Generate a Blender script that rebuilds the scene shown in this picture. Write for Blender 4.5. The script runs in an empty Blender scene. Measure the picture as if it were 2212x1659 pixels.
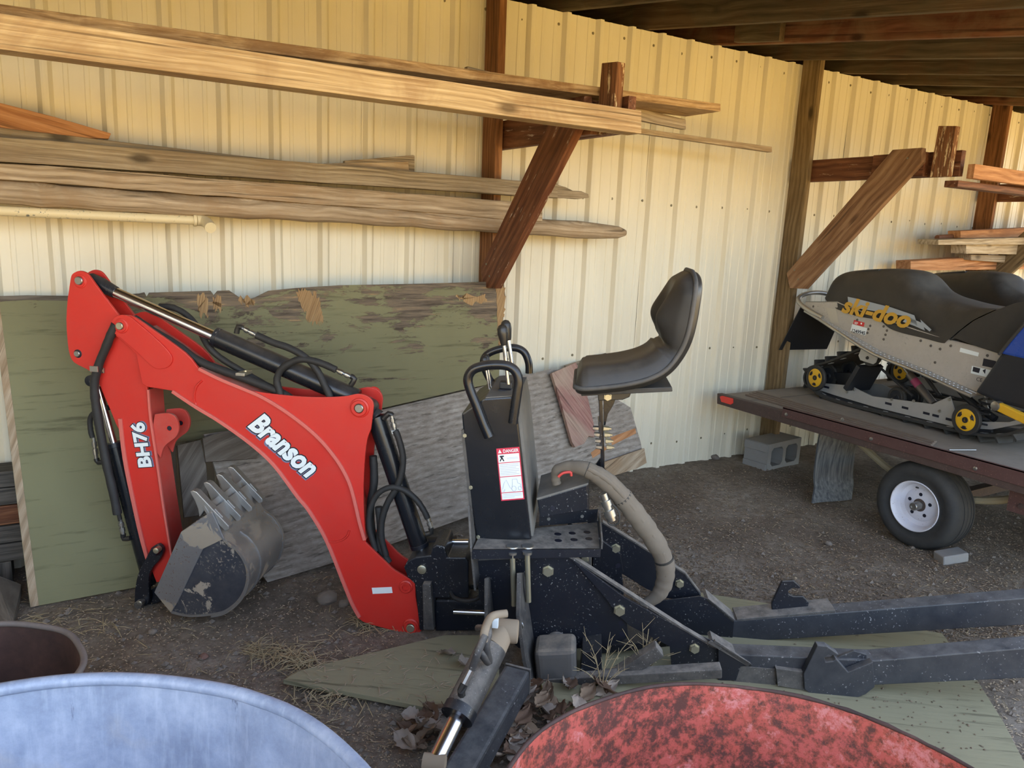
import bpy, bmesh, math, random
from mathutils import Vector, Matrix, noise as mnoise
random.seed(7)
SC = bpy.context.scene
COL = SC.collection
PI = math.pi

# ------------------------------------------------------------------ camera
F_PX, PITCH, ROLL, YAW, EYE = 1661.0, 0.1945, 0.0442, 0.5414, Vector((0, 0, 1.53))
_f = Vector((math.sin(YAW)*math.cos(PITCH), math.cos(YAW)*math.cos(PITCH), -math.sin(PITCH)))
_r = Vector((math.cos(YAW), -math.sin(YAW), 0)); _u = _r.cross(_f)
RT = math.cos(ROLL)*_r + math.sin(ROLL)*_u
UP = -math.sin(ROLL)*_r + math.cos(ROLL)*_u
FW = _f
cam = bpy.data.cameras.new('camera')
cam.sensor_width = 36.0; cam.sensor_fit = 'HORIZONTAL'; cam.lens = F_PX/2212*36.0
cam.clip_start = 0.02; cam.clip_end = 300
camo = bpy.data.objects.new('camera', cam); COL.objects.link(camo)
camo.matrix_world = Matrix(((RT.x, UP.x, -FW.x, EYE.x), (RT.y, UP.y, -FW.y, EYE.y), (RT.z, UP.z, -FW.z, EYE.z), (0, 0, 0, 1)))
SC.camera = camo

# ------------------------------------------------------------------ sky, sun, exposure
SUN_EL, SUN_AZ = math.radians(48), math.radians(35)      # sun stands behind the building, over the wall
W = bpy.data.worlds.new('sky'); SC.world = W; W.use_nodes = True
nt = W.node_tree; nt.nodes.clear()
sky = nt.nodes.new('ShaderNodeTexSky'); sky.sky_type = 'NISHITA'; sky.sun_disc = False
sky.sun_elevation = SUN_EL; sky.sun_rotation = SUN_AZ; sky.dust_density = 2.0; sky.air_density = 1.0; sky.ozone_density = 1.0
bg = nt.nodes.new('ShaderNodeBackground'); bg.inputs['Strength'].default_value = 0.16
wo = nt.nodes.new('ShaderNodeOutputWorld')
hs = nt.nodes.new('ShaderNodeHueSaturation'); hs.inputs['Saturation'].default_value = .72     # thin haze
nt.links.new(sky.outputs[0], hs.inputs['Color']); nt.links.new(hs.outputs[0], bg.inputs[0]); nt.links.new(bg.outputs[0], wo.inputs[0])
sun = bpy.data.lights.new('sun', 'SUN'); sun.energy = 3.8; sun.angle = 0.02; sun.color = (1.0, 0.93, 0.80)
suno = bpy.data.objects.new('sun', sun); COL.objects.link(suno)
sd = Vector((math.sin(SUN_AZ)*math.cos(SUN_EL), math.cos(SUN_AZ)*math.cos(SUN_EL), math.sin(SUN_EL)))
suno.rotation_euler = sd.to_track_quat('Z', 'Y').to_euler(); suno.location = (3, 9, 12)
SC.view_settings.view_transform = 'Standard'; SC.view_settings.look = 'None'
SC.view_settings.gamma = 1.0; SC.view_settings.use_curve_mapping = False
SC.view_settings.exposure = 2.72

# ------------------------------------------------------------------ measuring: where a sight line meets a real plane of the place
def ray(x, y): return (x-1106)/F_PX*RT - (y-829.5)/F_PX*UP + FW
def onp(x, y, P, n):
    d = ray(x, y); return EYE + d*((Vector(P)-EYE).dot(n)/d.dot(n))
def onz(x, y, z=0.0): return onp(x, y, (0, 0, z), Vector((0, 0, 1)))
def ony(x, y, Y=3.8): return onp(x, y, (0, Y, 0), Vector((0, 1, 0)))
def onx(x, y, X): return onp(x, y, (X, 0, 0), Vector((1, 0, 0)))
def V(*a): return Vector(a)
def lerp(a, b, t): return a + (b-a)*t

# ------------------------------------------------------------------ mesh helpers
class G:
    def __init__(s): s.v = []; s.f = []
    def add(s, vs, fs):
        n = len(s.v); s.v += [Vector(p) for p in vs]; s.f += [[i+n for i in q] for q in fs]; return s
    def merge(s, o): return s.add(o.v, o.f)
    def prism(s, pts, vec):
        n = len(pts); vec = Vector(vec); pts = [Vector(p) for p in pts]
        return s.add(pts + [p+vec for p in pts], [list(range(n))[::-1], list(range(n, 2*n))] + [[i, (i+1) % n, n+(i+1) % n, n+i] for i in range(n)])
    def box(s, c, hx, hy, hz):           # centre + three half vectors
        c = Vector(c); hx, hy, hz = Vector(hx), Vector(hy), Vector(hz)
        return s.prism([c-hx-hy-hz, c+hx-hy-hz, c+hx+hy-hz, c-hx+hy-hz], hz*2)
    def abox(s, a, b):
        a, b = Vector(a), Vector(b); h = (b-a)/2
        return s.box((a+b)/2, (h.x, 0, 0), (0, h.y, 0), (0, 0, h.z))
    def bar(s, p0, p1, up, w, h):        # rectangular bar along p0-p1; w across, h along up
        p0, p1 = Vector(p0), Vector(p1); d = (p1-p0).normalized(); up = Vector(up); up = (up-d*up.dot(d)).normalized(); sd = d.cross(up)
        return s.box((p0+p1)/2, (p1-p0)/2, sd*w/2, up*h/2)
    def tube(s, path, r, n=10, caps=True, smooth=0, closed=False, jit=0.0, flat=None):
        P = [Vector(p) for p in path]; R = list(r) if hasattr(r, '__len__') else [r]*len(P)
        if smooth: P, R = catmull(P, R, smooth, closed)
        m = len(P); T = []
        for i in range(m):
            if closed: t = P[(i+1) % m]-P[i-1]
            else: t = P[min(i+1, m-1)]-P[max(i-1, 0)]
            T.append(t.normalized())
        a = Vector((0, 0, 1)) if abs(T[0].z) < .9 else Vector((1, 0, 0))
        N = (a-T[0]*a.dot(T[0])).normalized(); vs = []
        for i in range(m):
            N = (N-T[i]*N.dot(T[i])).normalized(); Bn = T[i].cross(N)
            k = 1+(random.uniform(-jit, jit) if jit else 0)
            for j in range(n):
                t = 2*PI*j/n; vs.append(P[i]+(N*math.cos(t)+Bn*math.sin(t))*R[i]*k)
        fs = []
        for i in range(m if closed else m-1):
            i2 = (i+1) % m
            for j in range(n): fs.append([i*n+j, i*n+(j+1) % n, i2*n+(j+1) % n, i2*n+j])
        if caps and not closed: fs += [list(range(n))[::-1], [(m-1)*n+j for j in range(n)]]
        return s.add(vs, fs)
    def cyl(s, p0, p1, r, n=16): return s.tube([p0, p1], r, n)
    def lathe(s, prof, c, ax, n=24, closed=False, caps=True):     # prof: (distance along axis, radius)
        c = Vector(c); ax = Vector(ax).normalized()
        a = Vector((0, 0, 1)) if abs(ax.z) < .9 else Vector((1, 0, 0))
        N = (a-ax*a.dot(ax)).normalized(); Bn = ax.cross(N); vs = []; m = len(prof)
        for h, r in prof:
            for j in range(n):
                t = 2*PI*j/n; vs.append(c+ax*h+(N*math.cos(t)+Bn*math.sin(t))*r)
        fs = []
        for i in range(m if closed else m-1):
            i2 = (i+1) % m
            for j in range(n): fs.append([i*n+j, i*n+(j+1) % n, i2*n+(j+1) % n, i2*n+j])
        if not closed and caps:
            if prof[0][1] > 1e-5: fs.append(list(range(n))[::-1])
            if prof[-1][1] > 1e-5: fs.append([(m-1)*n+j for j in range(n)])
        return s.add(vs, fs)
    def grid(s, fn, nu, nv, wrap_u=False, wrap_v=False):
        vs = [fn(i/(nu if wrap_u else nu-1), j/(nv if wrap_v else nv-1)) for i in range(nu) for j in range(nv)]
        fs = []
        for i in range(nu if wrap_u else nu-1):
            for j in range(nv if wrap_v else nv-1):
                i2, j2 = (i+1) % nu, (j+1) % nv; fs.append([i*nv+j, i2*nv+j, i2*nv+j2, i*nv+j2])
        return s.add(vs, fs)
    def hexbolt(s, p, ax, r, h=None): 
        h = h or r*.9; return s.lathe([(0, r*1.25), (h*.25, r*1.25), (h*.25, r), (h, r*.95)], p, ax, 6)

def catmull(P, R, k, closed=False):
    out, ro = [], []; m = len(P)
    for i in range(m if closed else m-1):
        if closed: a, b, c, d = P[i-1], P[i], P[(i+1) % m], P[(i+2) % m]; ra, rb = R[i], R[(i+1) % m]
        else: a, b, c, d = P[max(i-1, 0)], P[i], P[i+1], P[min(i+2, m-1)]; ra, rb = R[i], R[i+1]
        for j in range(k):
            t = j/k; out.append(.5*((2*b)+(c-a)*t+(2*a-5*b+4*c-d)*t*t+(3*b-a-3*c+d)*t**3)); ro.append(ra+(rb-ra)*t)
    if not closed: out.append(P[-1]); ro.append(R[-1])
    return out, ro
def curve2(pts, k=5): return catmull([Vector(p) for p in pts], [0]*len(pts), k)[0]

def tag(o, label=None, cat=None, group=None, kind=None):
    if label: o['label'] = label
    if cat: o['category'] = cat
    if group: o['group'] = group
    if kind: o['kind'] = kind
    return o
def thing(name, loc=(0, 0, 0), rz=0.0, label=None, cat=None, group=None, kind=None):
    o = bpy.data.objects.new(name, None); COL.objects.link(o); o.empty_display_size = .1
    o.location = loc; o.rotation_euler = (0, 0, rz); return tag(o, label, cat, group, kind)
def root_matrix(o):
    m = Matrix.Identity(4)
    while o: m = Matrix.LocRotScale(o.location, o.rotation_euler, None) @ m; o = o.parent
    return m
def obj(name, g, mat, parent=None, bevel=0.0, seg=2, smooth=None, grain=None, origin=None, local=False, label=None, tri=False):
    """g in world space (or local=True); one mesh object, origin at `origin` or at the parent's."""
    if isinstance(g, G):
        me = bpy.data.meshes.new(name); vs = g.v
        if parent is not None and not local:
            mi = root_matrix(parent).inverted(); vs = [mi @ p for p in vs]
        org = Vector((0, 0, 0))
        if parent is None:
            xs = [p.x for p in vs]; ys = [p.y for p in vs]; zs = [p.z for p in vs]
            org = Vector(origin) if origin is not None else Vector(((min(xs)+max(xs))/2, (min(ys)+max(ys))/2, min(zs)))
            vs = [p-org for p in vs]
        bm = bmesh.new(); bv = [bm.verts.new(p) for p in vs]
        for q in g.f:
            try: bm.faces.new([bv[i] for i in q])
            except ValueError: pass
        bmesh.ops.recalc_face_normals(bm, faces=bm.faces)
        if bevel:
            es = [e for e in bm.edges if len(e.link_faces) == 2 and e.calc_face_angle(0) > .45]
            bmesh.ops.bevel(bm, geom=es, offset=bevel, segments=seg, affect='EDGES', clamp_overlap=True, profile=.6)
        if grain is not None:
            d = Vector(grain).normalized(); a = Vector((0, 0, 1)) if abs(d.z) < .8 else Vector((0, 1, 0))
            e2 = (a-d*a.dot(d)).normalized(); e3 = d.cross(e2); uv = bm.loops.layers.uv.new('grain'); bm.normal_update()
            for fc in bm.faces:
                endf = abs(fc.normal.dot(d)) > .8
                for l in fc.loops:
                    c = l.vert.co; l[uv].uv = ((c.dot(e2)*8, c.dot(e3)) if endf else (c.dot(d), c.dot(e2)+.73*c.dot(e3)))
        bm.to_mesh(me); bm.free()
        if smooth is not None:
            for p in me.polygons: p.use_smooth = True
            me.set_sharp_from_angle(angle=math.radians(smooth))
        me.materials.append(mat)
    else: me = g; org = Vector(origin or (0, 0, 0))
    o = bpy.data.objects.new(name, me); COL.objects.link(o); o.location = org
    if parent is not None: o.parent = parent
    if label: o['label'] = label
    return o
def copy_tree(o, parent=None):
    c = o.copy(); COL.objects.link(c); c.parent = parent
    for ch in [x for x in bpy.data.objects if x.parent == o]: copy_tree(ch, c)
    return c
_TXT = {}
def text_mesh(body, size=1.0, shear=0.0, offset=0.0, space=1.0, extrude=0.0):
    cu = bpy.data.curves.new('t', 'FONT'); cu.body = body; cu.size = size; cu.shear = shear; cu.offset = offset; cu.extrude = extrude
    cu.space_character = space; cu.resolution_u = 3; cu.align_x = 'CENTER'; cu.align_y = 'CENTER'
    o = bpy.data.objects.new('t', cu); COL.objects.link(o)
    dg = bpy.context.evaluated_depsgraph_get(); dg.update()
    me = bpy.data.meshes.new_from_object(o.evaluated_get(dg)); bpy.data.objects.remove(o)
    vs = [v.co.copy() for v in me.vertices]; fs = [list(p.vertices) for p in me.polygons]
    return vs, fs
def text_g(body, c, ex, ez, n, width=None, height=None, shear=0.0, offset=0.0, space=1.0, lift=0.0, thick=0.0):
    """lettering laid on a plane: centred at c, ex reading direction, ez up, n outward."""
    vs, fs = text_mesh(body, 1.0, shear, offset, space)
    v0, _ = text_mesh(body, 1.0, shear, 0.0, space)
    x0, x1 = min(p.x for p in v0), max(p.x for p in v0); y0, y1 = min(p.y for p in v0), max(p.y for p in v0)
    sx = width/(x1-x0) if width else height/(y1-y0); sy = height/(y1-y0) if height else sx
    ex, ez, n = Vector(ex).normalized(), Vector(ez).normalized(), Vector(n).normalized()
    g = G(); g.add([Vector(c)+ex*(p.x-(x0+x1)/2)*sx+ez*(p.y-(y0+y1)/2)*sy+n*lift for p in vs], fs); return g

# ------------------------------------------------------------------ materials
def new_mat(name):
    m = bpy.data.materials.new(name); m.use_nodes = True; t = m.node_tree; t.nodes.clear()
    o = t.nodes.new('ShaderNodeOutputMaterial'); b = t.nodes.new('ShaderNodeBsdfPrincipled'); t.links.new(b.outputs[0], o.inputs[0])
    return m, t, b
def nd(t, kind, **kw):
    n = t.nodes.new('ShaderNode'+kind)
    for k, v in kw.items():
        if k[:2] == 'i_': n.inputs[k[2:].replace('_', ' ')].default_value = v
        else: setattr(n, k, v)
    return n
def ramp(t, fac, stops):
    r = t.nodes.new('ShaderNodeValToRGB'); e = r.color_ramp.elements
    while len(e) < len(stops): e.new(.5)
    for q, (p, c) in zip(e, stops): q.position = p; q.color = c if len(c) == 4 else (*c, 1)
    t.links.new(fac, r.inputs[0]); return r.outputs[0]
def gray(v): return (v, v, v, 1)
def mixc(t, fac, a, b, mode='MIX'):
    m = t.nodes.new('ShaderNodeMix'); m.data_type = 'RGBA'; m.blend_type = mode
    for s, q in (('Factor', fac), ('A', a), ('B', b)):
        i = [x for x in m.inputs if x.name == s and (x.type == 'RGBA' or s == 'Factor' and x.type == 'VALUE')][0]
        if hasattr(q, 'links') or hasattr(q, 'is_linked'): t.links.new(q, i)
        else: i.default_value = q if not isinstance(q, tuple) or len(q) == 4 else (*q, 1)
    return [x for x in m.outputs if x.type == 'RGBA'][0]
def mth(t, op, a, b=0.0):
    m = t.nodes.new('ShaderNodeMath'); m.operation = op
    for i, q in enumerate((a, b)):
        if hasattr(q, 'is_linked'): t.links.new(q, m.inputs[i])
        else: m.inputs[i].default_value = q
    return m.outputs[0]
def coords(t, kind='Object', scale=(1, 1, 1), rnd=True, rot=(0, 0, 0)):
    tc = nd(t, 'TexCoord'); mp = nd(t, 'Mapping'); mp.inputs['Scale'].default_value = scale; mp.inputs['Rotation'].default_value = rot
    src = tc.outputs[kind]
    if rnd:
        oi = nd(t, 'ObjectInfo'); ad = nd(t, 'VectorMath', operation='ADD'); ml = mth(t, 'MULTIPLY', oi.outputs['Random'], 37.0)
        t.links.new(src, ad.inputs[0]); t.links.new(ml, ad.inputs[1]); src = ad.outputs[0]
    t.links.new(src, mp.inputs[0]); return mp.outputs[0]
def noise(t, vec, scale, detail=5.0, rough=.55, dist=0.0):
    n = nd(t, 'TexNoise'); n.inputs['Scale'].default_value = scale; n.inputs['Detail'].default_value = detail
    n.inputs['Roughness'].default_value = rough; n.inputs['Distortion'].default_value = dist
    if vec is not None: t.links.new(vec, n.inputs['Vector'])
    return n.outputs['Fac']
def bump(t, b, h, strength=.3, dist=.01):
    n = nd(t, 'Bump'); n.inputs['Strength'].default_value = strength; n.inputs['Distance'].default_value = dist
    t.links.new(h, n.inputs['Height']); t.links.new(n.outputs[0], b.inputs['Normal'])
def flat(name, c, rough=.5, metal=0.0, spec=.5):
    m, t, b = new_mat(name); b.inputs['Base Color'].default_value = (*c, 1); b.inputs['Roughness'].default_value = rough
    b.inputs['Metallic'].default_value = metal; b.inputs['Specular IOR Level'].default_value = spec; return m
def wood(name, dark, mid, light, rough=.8, across=34.0, along=1.4, stain=None, stain_amt=.5, crack=.7, flake=None, flake_lo=.62, bumpy=.5):
    m, t, b = new_mat(name); uv = coords(t, 'UV', (1, 1, 1))
    mp = nd(t, 'Mapping'); mp.inputs['Scale'].default_value = (along, across, 1); t.links.new(uv, mp.inputs[0])
    wob = noise(t, uv, 1.6, 2)                                              # grain bends round knots
    sep = nd(t, 'VectorMath', operation='ADD'); cmb = nd(t, 'CombineXYZ'); t.links.new(mth(t, 'MULTIPLY', wob, 2.2), cmb.inputs[1])
    t.links.new(mp.outputs[0], sep.inputs[0]); t.links.new(cmb.outputs[0], sep.inputs[1])
    fine = noise(t, sep.outputs[0], 2.2, 6, .65)
    wv = nd(t, 'TexWave', wave_type='BANDS', bands_direction='Y'); wv.inputs['Scale'].default_value = .5; wv.inputs['Distortion'].default_value = 3.0; wv.inputs['Detail'].default_value = 3
    wv.inputs['Detail Scale'].default_value = .6; t.links.new(sep.outputs[0], wv.inputs['Vector'])
    g = mth(t, 'ADD', mth(t, 'MULTIPLY', fine, .86), mth(t, 'MULTIPLY', wv.outputs['Fac'], .14))
    col = ramp(t, g, [(.28, dark), (.5, mid), (.72, light)])
    big = noise(t, uv, 2.0, 4, .6)
    col = mixc(t, mth(t, 'MULTIPLY', ramp(t, big, [(.4, gray(0)), (.65, gray(1))]), .35), col, dark)
    if stain: col = mixc(t, mth(t, 'MULTIPLY', ramp(t, noise(t, uv, 2.6, 5, .6, 1.0), [(.45, gray(0)), (.6, gray(1))]), stain_amt), col, stain)
    mc = nd(t, 'Mapping'); mc.inputs['Scale'].default_value = (1.1*along, 2.6*across, 1); t.links.new(uv, mc.inputs[0])
    hair = noise(t, mc.outputs[0], 1.0, 3, .6); col = mixc(t, mth(t, 'MULTIPLY', ramp(t, hair, [(.30, gray(1)), (.40, gray(0))]), crack), col, tuple(x*.35 for x in dark))   # drying cracks
    col = mixc(t, mth(t, 'MULTIPLY', ramp(t, noise(t, mc.outputs[0], 2.3, 4, .7), [(.55, gray(0)), (.7, gray(1))]), .45), col, tuple(min(1, x*1.35) for x in light))
    g = mth(t, 'ADD', g, mth(t, 'MULTIPLY', hair, .6))
    vo = nd(t, 'TexVoronoi'); vo.inputs['Scale'].default_value = 1.0; mk = nd(t, 'Mapping'); mk.inputs['Scale'].default_value = (2.2, 5, 1); t.links.new(uv, mk.inputs[0]); t.links.new(mk.outputs[0], vo.inputs['Vector'])
    col = mixc(t, ramp(t, vo.outputs['Distance'], [(.05, gray(.85)), (.13, gray(0))]), col, tuple(x*.45 for x in dark))   # knots
    if flake:
        ms = nd(t, 'Mapping'); ms.inputs['Scale'].default_value = (6, 40, 1); t.links.new(uv, ms.inputs[0])
        col = mixc(t, ramp(t, noise(t, ms.outputs[0], 1.0, 6, .7), [(flake_lo, gray(0)), (flake_lo+.04, gray(1))]), col, flake)
    t.links.new(col, b.inputs['Base Color']); b.inputs['Roughness'].default_value = rough; b.inputs['Specular IOR Level'].default_value = .25
    bump(t, b, g, bumpy, .004); return m
def paint(name, c, rough=.4, dust=0.0, dustc=(.33, .28, .22), chips=0.0, chipc=(.25, .22, .2), metal=0.0, up=.5, scale=9.0, var=.1, clay=0.0):
    """painted or bare metal with dust lying on it, chips and dried clay spots"""
    m, t, b = new_mat(name); oc = coords(t, 'Object')
    n1 = noise(t, oc, scale, 6, .65); col = mixc(t, mth(t, 'MULTIPLY', n1, var*2), c, tuple(x*.55 for x in c))
    rg = mth(t, 'ADD', mth(t, 'MULTIPLY', n1, .2), rough-.1)
    if dust:
        ge = nd(t, 'NewGeometry'); sp = nd(t, 'SeparateXYZ'); t.links.new(ge.outputs['Normal'], sp.inputs[0])
        upf = ramp(t, sp.outputs['Z'], [(.25, gray(1-up)), (.8, gray(1))])
        n2 = noise(t, oc, scale*2.3, 8, .7); f = mth(t, 'MULTIPLY', mth(t, 'MULTIPLY', ramp(t, n2, [(.3, gray(.25)), (.62, gray(1))]), upf), dust)
        col = mixc(t, f, col, dustc); rg = mth(t, 'ADD', rg, mth(t, 'MULTIPLY', f, .5))
    if chips:
        n3 = noise(t, oc, scale*16, 4, .6); n4 = noise(t, oc, scale*.8, 3, .6)
        f = mth(t, 'MULTIPLY', ramp(t, n3, [(.66-chips*.1, gray(0)), (.69-chips*.1, gray(1))]), ramp(t, n4, [(.42, gray(0)), (.6, gray(1))]))
        col = mixc(t, f, col, chipc)
    if clay:
        n5 = noise(t, oc, scale*1.1, 7, .68, .6)
        f = ramp(t, n5, [(.62-clay*.14, gray(0)), (.635-clay*.14, gray(1))]); col = mixc(t, f, col, (.42, .36, .28)); rg = mth(t, 'ADD', rg, mth(t, 'MULTIPLY', f, .4))
    t.links.new(col, b.inputs['Base Color']); t.links.new(rg, b.inputs['Roughness']); b.inputs['Metallic'].default_value = metal
    bump(t, b, noise(t, oc, scale*8, 4), .08, .003); return m
# ================================================================== materials of the place
def S(r, g, b):                       # photo sRGB 0-255 -> linear
    f = lambda c: ((c/255)/12.92 if c/255 <= .04045 else ((c/255+.055)/1.055)**2.4)
    return (f(r), f(g), f(b))
M = {}
m, t, b = new_mat('cream_siding'); oc = coords(t, 'Object', (1, 1, .25), rnd=False)
c0 = mixc(t, ramp(t, noise(t, oc, 5, 5), [(.35, gray(0)), (.75, gray(1))]), (.74, .68, .53), (.66, .60, .455))
t.links.new(c0, b.inputs['Base Color']); b.inputs['Roughness'].default_value = .42; b.inputs['Specular IOR Level'].default_value = .4
bump(t, b, noise(t, coords(t, 'Object', (1, 1, .6), rnd=False), 9, 3), .12, .01); M['siding'] = m
M['screw'] = flat('screw', (.23, .2, .13), .5, .4)
M['post_red'] = wood('red_brown_stud', (.10, .042, .016), (.21, .09, .035), (.33, .16, .07), across=22)
M['post_brown'] = wood('brown_stud', (.10, .065, .03), (.20, .135, .065), (.31, .22, .12), across=20)
M['bracket'] = wood('stained_bracket', (.075, .026, .012), (.15, .055, .024), (.25, .11, .05), rough=.6, across=16, flake=(.45, .34, .24), flake_lo=.63)
M['peg'] = wood('flaky_peg', (.08, .032, .012), (.18, .075, .03), (.33, .16, .07), flake=(.62, .47, .27), flake_lo=.54)
M['fresh'] = wood('tan_timber', (.27, .17, .08), (.50, .36, .19), (.66, .51, .31), across=38, along=1.0, stain=(.27, .15, .07), stain_amt=.5)
M['plank'] = wood('golden_plank', (.20, .11, .045), (.44, .28, .13), (.62, .44, .24), across=30, along=3.5, stain=(.2, .1, .04), stain_amt=.75)
M['orange'] = wood('orange_board', (.27, .11, .045), (.44, .21, .09), (.55, .30, .15), across=18)
M['grey'] = wood('weathered_timber', (.15, .11, .07), (.31, .245, .165), (.44, .37, .27), across=34, stain=(.23, .16, .1), stain_amt=.45)
M['greytan'] = wood('weathered_log', (.19, .13, .075), (.36, .27, .175), (.52, .42, .3), across=24, stain=(.30, .19, .10), stain_amt=.55)
M['paleboard'] = wood('pale_board', (.25, .18, .1), (.45, .36, .24), (.6, .5, .36), across=22)
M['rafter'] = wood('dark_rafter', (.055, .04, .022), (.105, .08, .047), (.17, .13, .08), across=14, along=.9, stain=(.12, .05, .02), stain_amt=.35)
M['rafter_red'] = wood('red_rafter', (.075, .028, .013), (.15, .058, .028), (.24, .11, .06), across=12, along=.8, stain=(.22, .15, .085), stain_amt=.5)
M['darkplank'] = wood('dark_plank', (.035, .032, .028), (.085, .075, .062), (.15, .13, .11), across=24)
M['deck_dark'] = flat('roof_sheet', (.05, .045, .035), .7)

# ================================================================== back wall: lapped steel siding, girts hidden, studs in front of it
WALL_Y, RIB0, RIBS, WTOP = 3.8, .0204, .2286, 2.73
wall = thing('wall_back', (0, WALL_Y, 0), kind='structure')
def siding_profile():
    pr = [(-.036, 0)]
    for k in range(4):
        x = k*RIBS
        pr += [(x-.03, 0), (x-.013, -.025), (x-.005, -.0265), (x+.005, -.0265), (x+.013, -.025), (x+.03, 0)]
        for q in (RIBS/3, 2*RIBS/3): pr += [(x+q-.011, 0), (x+q-.007, -.0032), (x+q+.007, -.0032), (x+q+.011, 0)]
    pr.append((4*RIBS-.034, 0)); return pr
def siding_panel():
    pr = siding_profile(); g = G(); zs = [-.25+i*(WTOP+.25)/12 for i in range(13)]
    g.grid(lambda u, v: Vector((pr[round(u*(len(pr)-1))][0]+.0012*math.sin(v*31+u*9), pr[round(u*(len(pr)-1))][1]-.0015*math.sin(v*17+u*23), zs[round(v*12)])), len(pr), 13)
    return g
p0 = None; sg = G(); sg.lathe([(0, .0085), (.0012, .0085), (.0014, .0055), (.005, .005)], (0, 0, 0), (0, -1, 0), 8); screw_me = None
for mI in range(-4, 9):
    X = RIB0+RIBS*(2+4*mI)
    if p0 is None:
        o = obj('siding_panel', siding_panel(), M['siding'], wall, local=True); p0 = o.data
    else: o = obj('siding_panel', p0, None, wall)
    o.location = (X, -.0022*(mI % 2), 0)
    for z in (2.655, 1.748, .80, .18):
        for k in range(4):
            rx = random.uniform(-.012, .012)+k*RIBS-.055
            if screw_me is None: s = obj('screw', sg, M['screw'], o, local=True, smooth=40); screw_me = s.data
            else: s = obj('screw', screw_me, None, o)
            s.location = (rx, 0, z+random.uniform(-.012, .012))
def stud(xt, xb, mat, w=.042, d=.145):
    g = G(); g.prism([(xb, WALL_Y-.0275-d, -.1), (xb+w, WALL_Y-.0275-d, -.1), (xb+w, WALL_Y-.0275, -.1), (xb, WALL_Y-.0275, -.1)], (xt-xb, 0, 3.0))
    return obj('wall_stud', g, mat, wall, bevel=.003, grain=(0, 0, 1))
stud(2.01, 2.035, M['post_red']); stud(4.447, 4.412, M['post_brown']); stud(6.795, 6.75, M['post_red'])
# things further off that close the building: rear wall added to block the sun, side wall, all plain
# ================================================================== roof
ceil = thing('ceiling', (0, 0, 3.0), kind='structure')
SL = .150
def roofz(y): return 2.735+SL*(y-WALL_Y)              # underside of rafters
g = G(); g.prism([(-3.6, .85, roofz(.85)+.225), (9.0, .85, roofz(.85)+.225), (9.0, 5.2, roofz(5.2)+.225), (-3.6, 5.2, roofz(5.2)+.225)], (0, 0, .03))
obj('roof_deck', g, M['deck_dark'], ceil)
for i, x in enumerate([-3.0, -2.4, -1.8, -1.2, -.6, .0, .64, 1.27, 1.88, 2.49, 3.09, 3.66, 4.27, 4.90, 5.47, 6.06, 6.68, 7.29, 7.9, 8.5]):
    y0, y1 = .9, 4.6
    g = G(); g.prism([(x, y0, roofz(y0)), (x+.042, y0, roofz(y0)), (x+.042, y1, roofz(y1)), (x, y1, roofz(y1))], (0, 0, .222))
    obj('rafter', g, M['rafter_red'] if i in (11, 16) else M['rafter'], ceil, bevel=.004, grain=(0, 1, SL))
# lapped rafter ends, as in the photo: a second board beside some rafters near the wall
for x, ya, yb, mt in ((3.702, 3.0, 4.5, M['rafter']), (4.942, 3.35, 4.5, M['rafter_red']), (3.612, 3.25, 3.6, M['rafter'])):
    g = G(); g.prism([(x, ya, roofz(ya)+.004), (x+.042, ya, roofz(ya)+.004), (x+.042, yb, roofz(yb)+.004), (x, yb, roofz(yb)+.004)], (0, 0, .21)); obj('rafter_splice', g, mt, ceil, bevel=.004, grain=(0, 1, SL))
g = G()
for i in range(9):
    y = -.7+i*.62; g.abox((-3.5, y, roofz(y)+.175+.05), (12.5, y+.09, roofz(y)+.2245))
wl = G(); wl.abox((-3.6, 4.75, -.1), (13, 4.8, 3.2)); o = obj('wall_sun_block', wl, M['deck_dark']); tag(o, kind='structure')  # dark wall added behind the siding, keeps sun out of the gap under the roof
wl = G(); wl.abox((-3.64, -.9, -.1), (-3.6, 4.8, 3.2)); o = obj('wall_left', wl, M['siding']); tag(o, kind='structure')

# ================================================================== dirt floor
def gz(x, y):
    n = mnoise.noise
    z = .022*n(Vector((x*1.1+3, y*1.1, .3)))+.012*n(Vector((x*3.1, y*3.1, 5.2)))+.006*n(Vector((x*9, y*9, 1.7)))
    if y > 3.3: z += .03*min(1, (y-3.3)/.45)*(.5+.5*n(Vector((x*2.3, 8, 1))))
    return z-.012
m, t, b = new_mat('dirt'); oc = coords(t, 'Object', rnd=False)
n1 = noise(t, oc, 2.1, 6, .6); n2 = noise(t, oc, 28, 8, .72); n3 = noise(t, oc, 130, 4, .7); n4 = noise(t, oc, .9, 3, .5)
base = ramp(t, n1, [(.32, (.21, .166, .126)), (.5, (.32, .262, .202)), (.68, (.44, .375, .30))])
base = mixc(t, ramp(t, n2, [(.38, gray(.6)), (.6, gray(0))]), base, (.125, .098, .074))
base = mixc(t, mth(t, 'MULTIPLY', ramp(t, n3, [(.6, gray(0)), (.68, gray(1))]), ramp(t, n4, [(.4, gray(.25)), (.62, gray(1))])), base, (.36, .29, .2))
t.links.new(base, b.inputs['Base Color']); b.inputs['Roughness'].default_value = .95; b.inputs['Specular IOR Level'].default_value = .1
hh = mth(t, 'ADD', mth(t, 'MULTIPLY', n2, .8), mth(t, 'MULTIPLY', n3, .35)); bump(t, b, hh, 1.0, .02); M['dirt'] = m
xs = [-3.6+.045*i for i in range(int(13.6/.045))]; ys = [-.9+.045*i for i in range(int(5.7/.045))]
g = G(); g.grid(lambda u, v: Vector((xs[round(u*(len(xs)-1))], ys[round(v*(len(ys)-1))], 0)), len(xs), len(ys))
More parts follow.
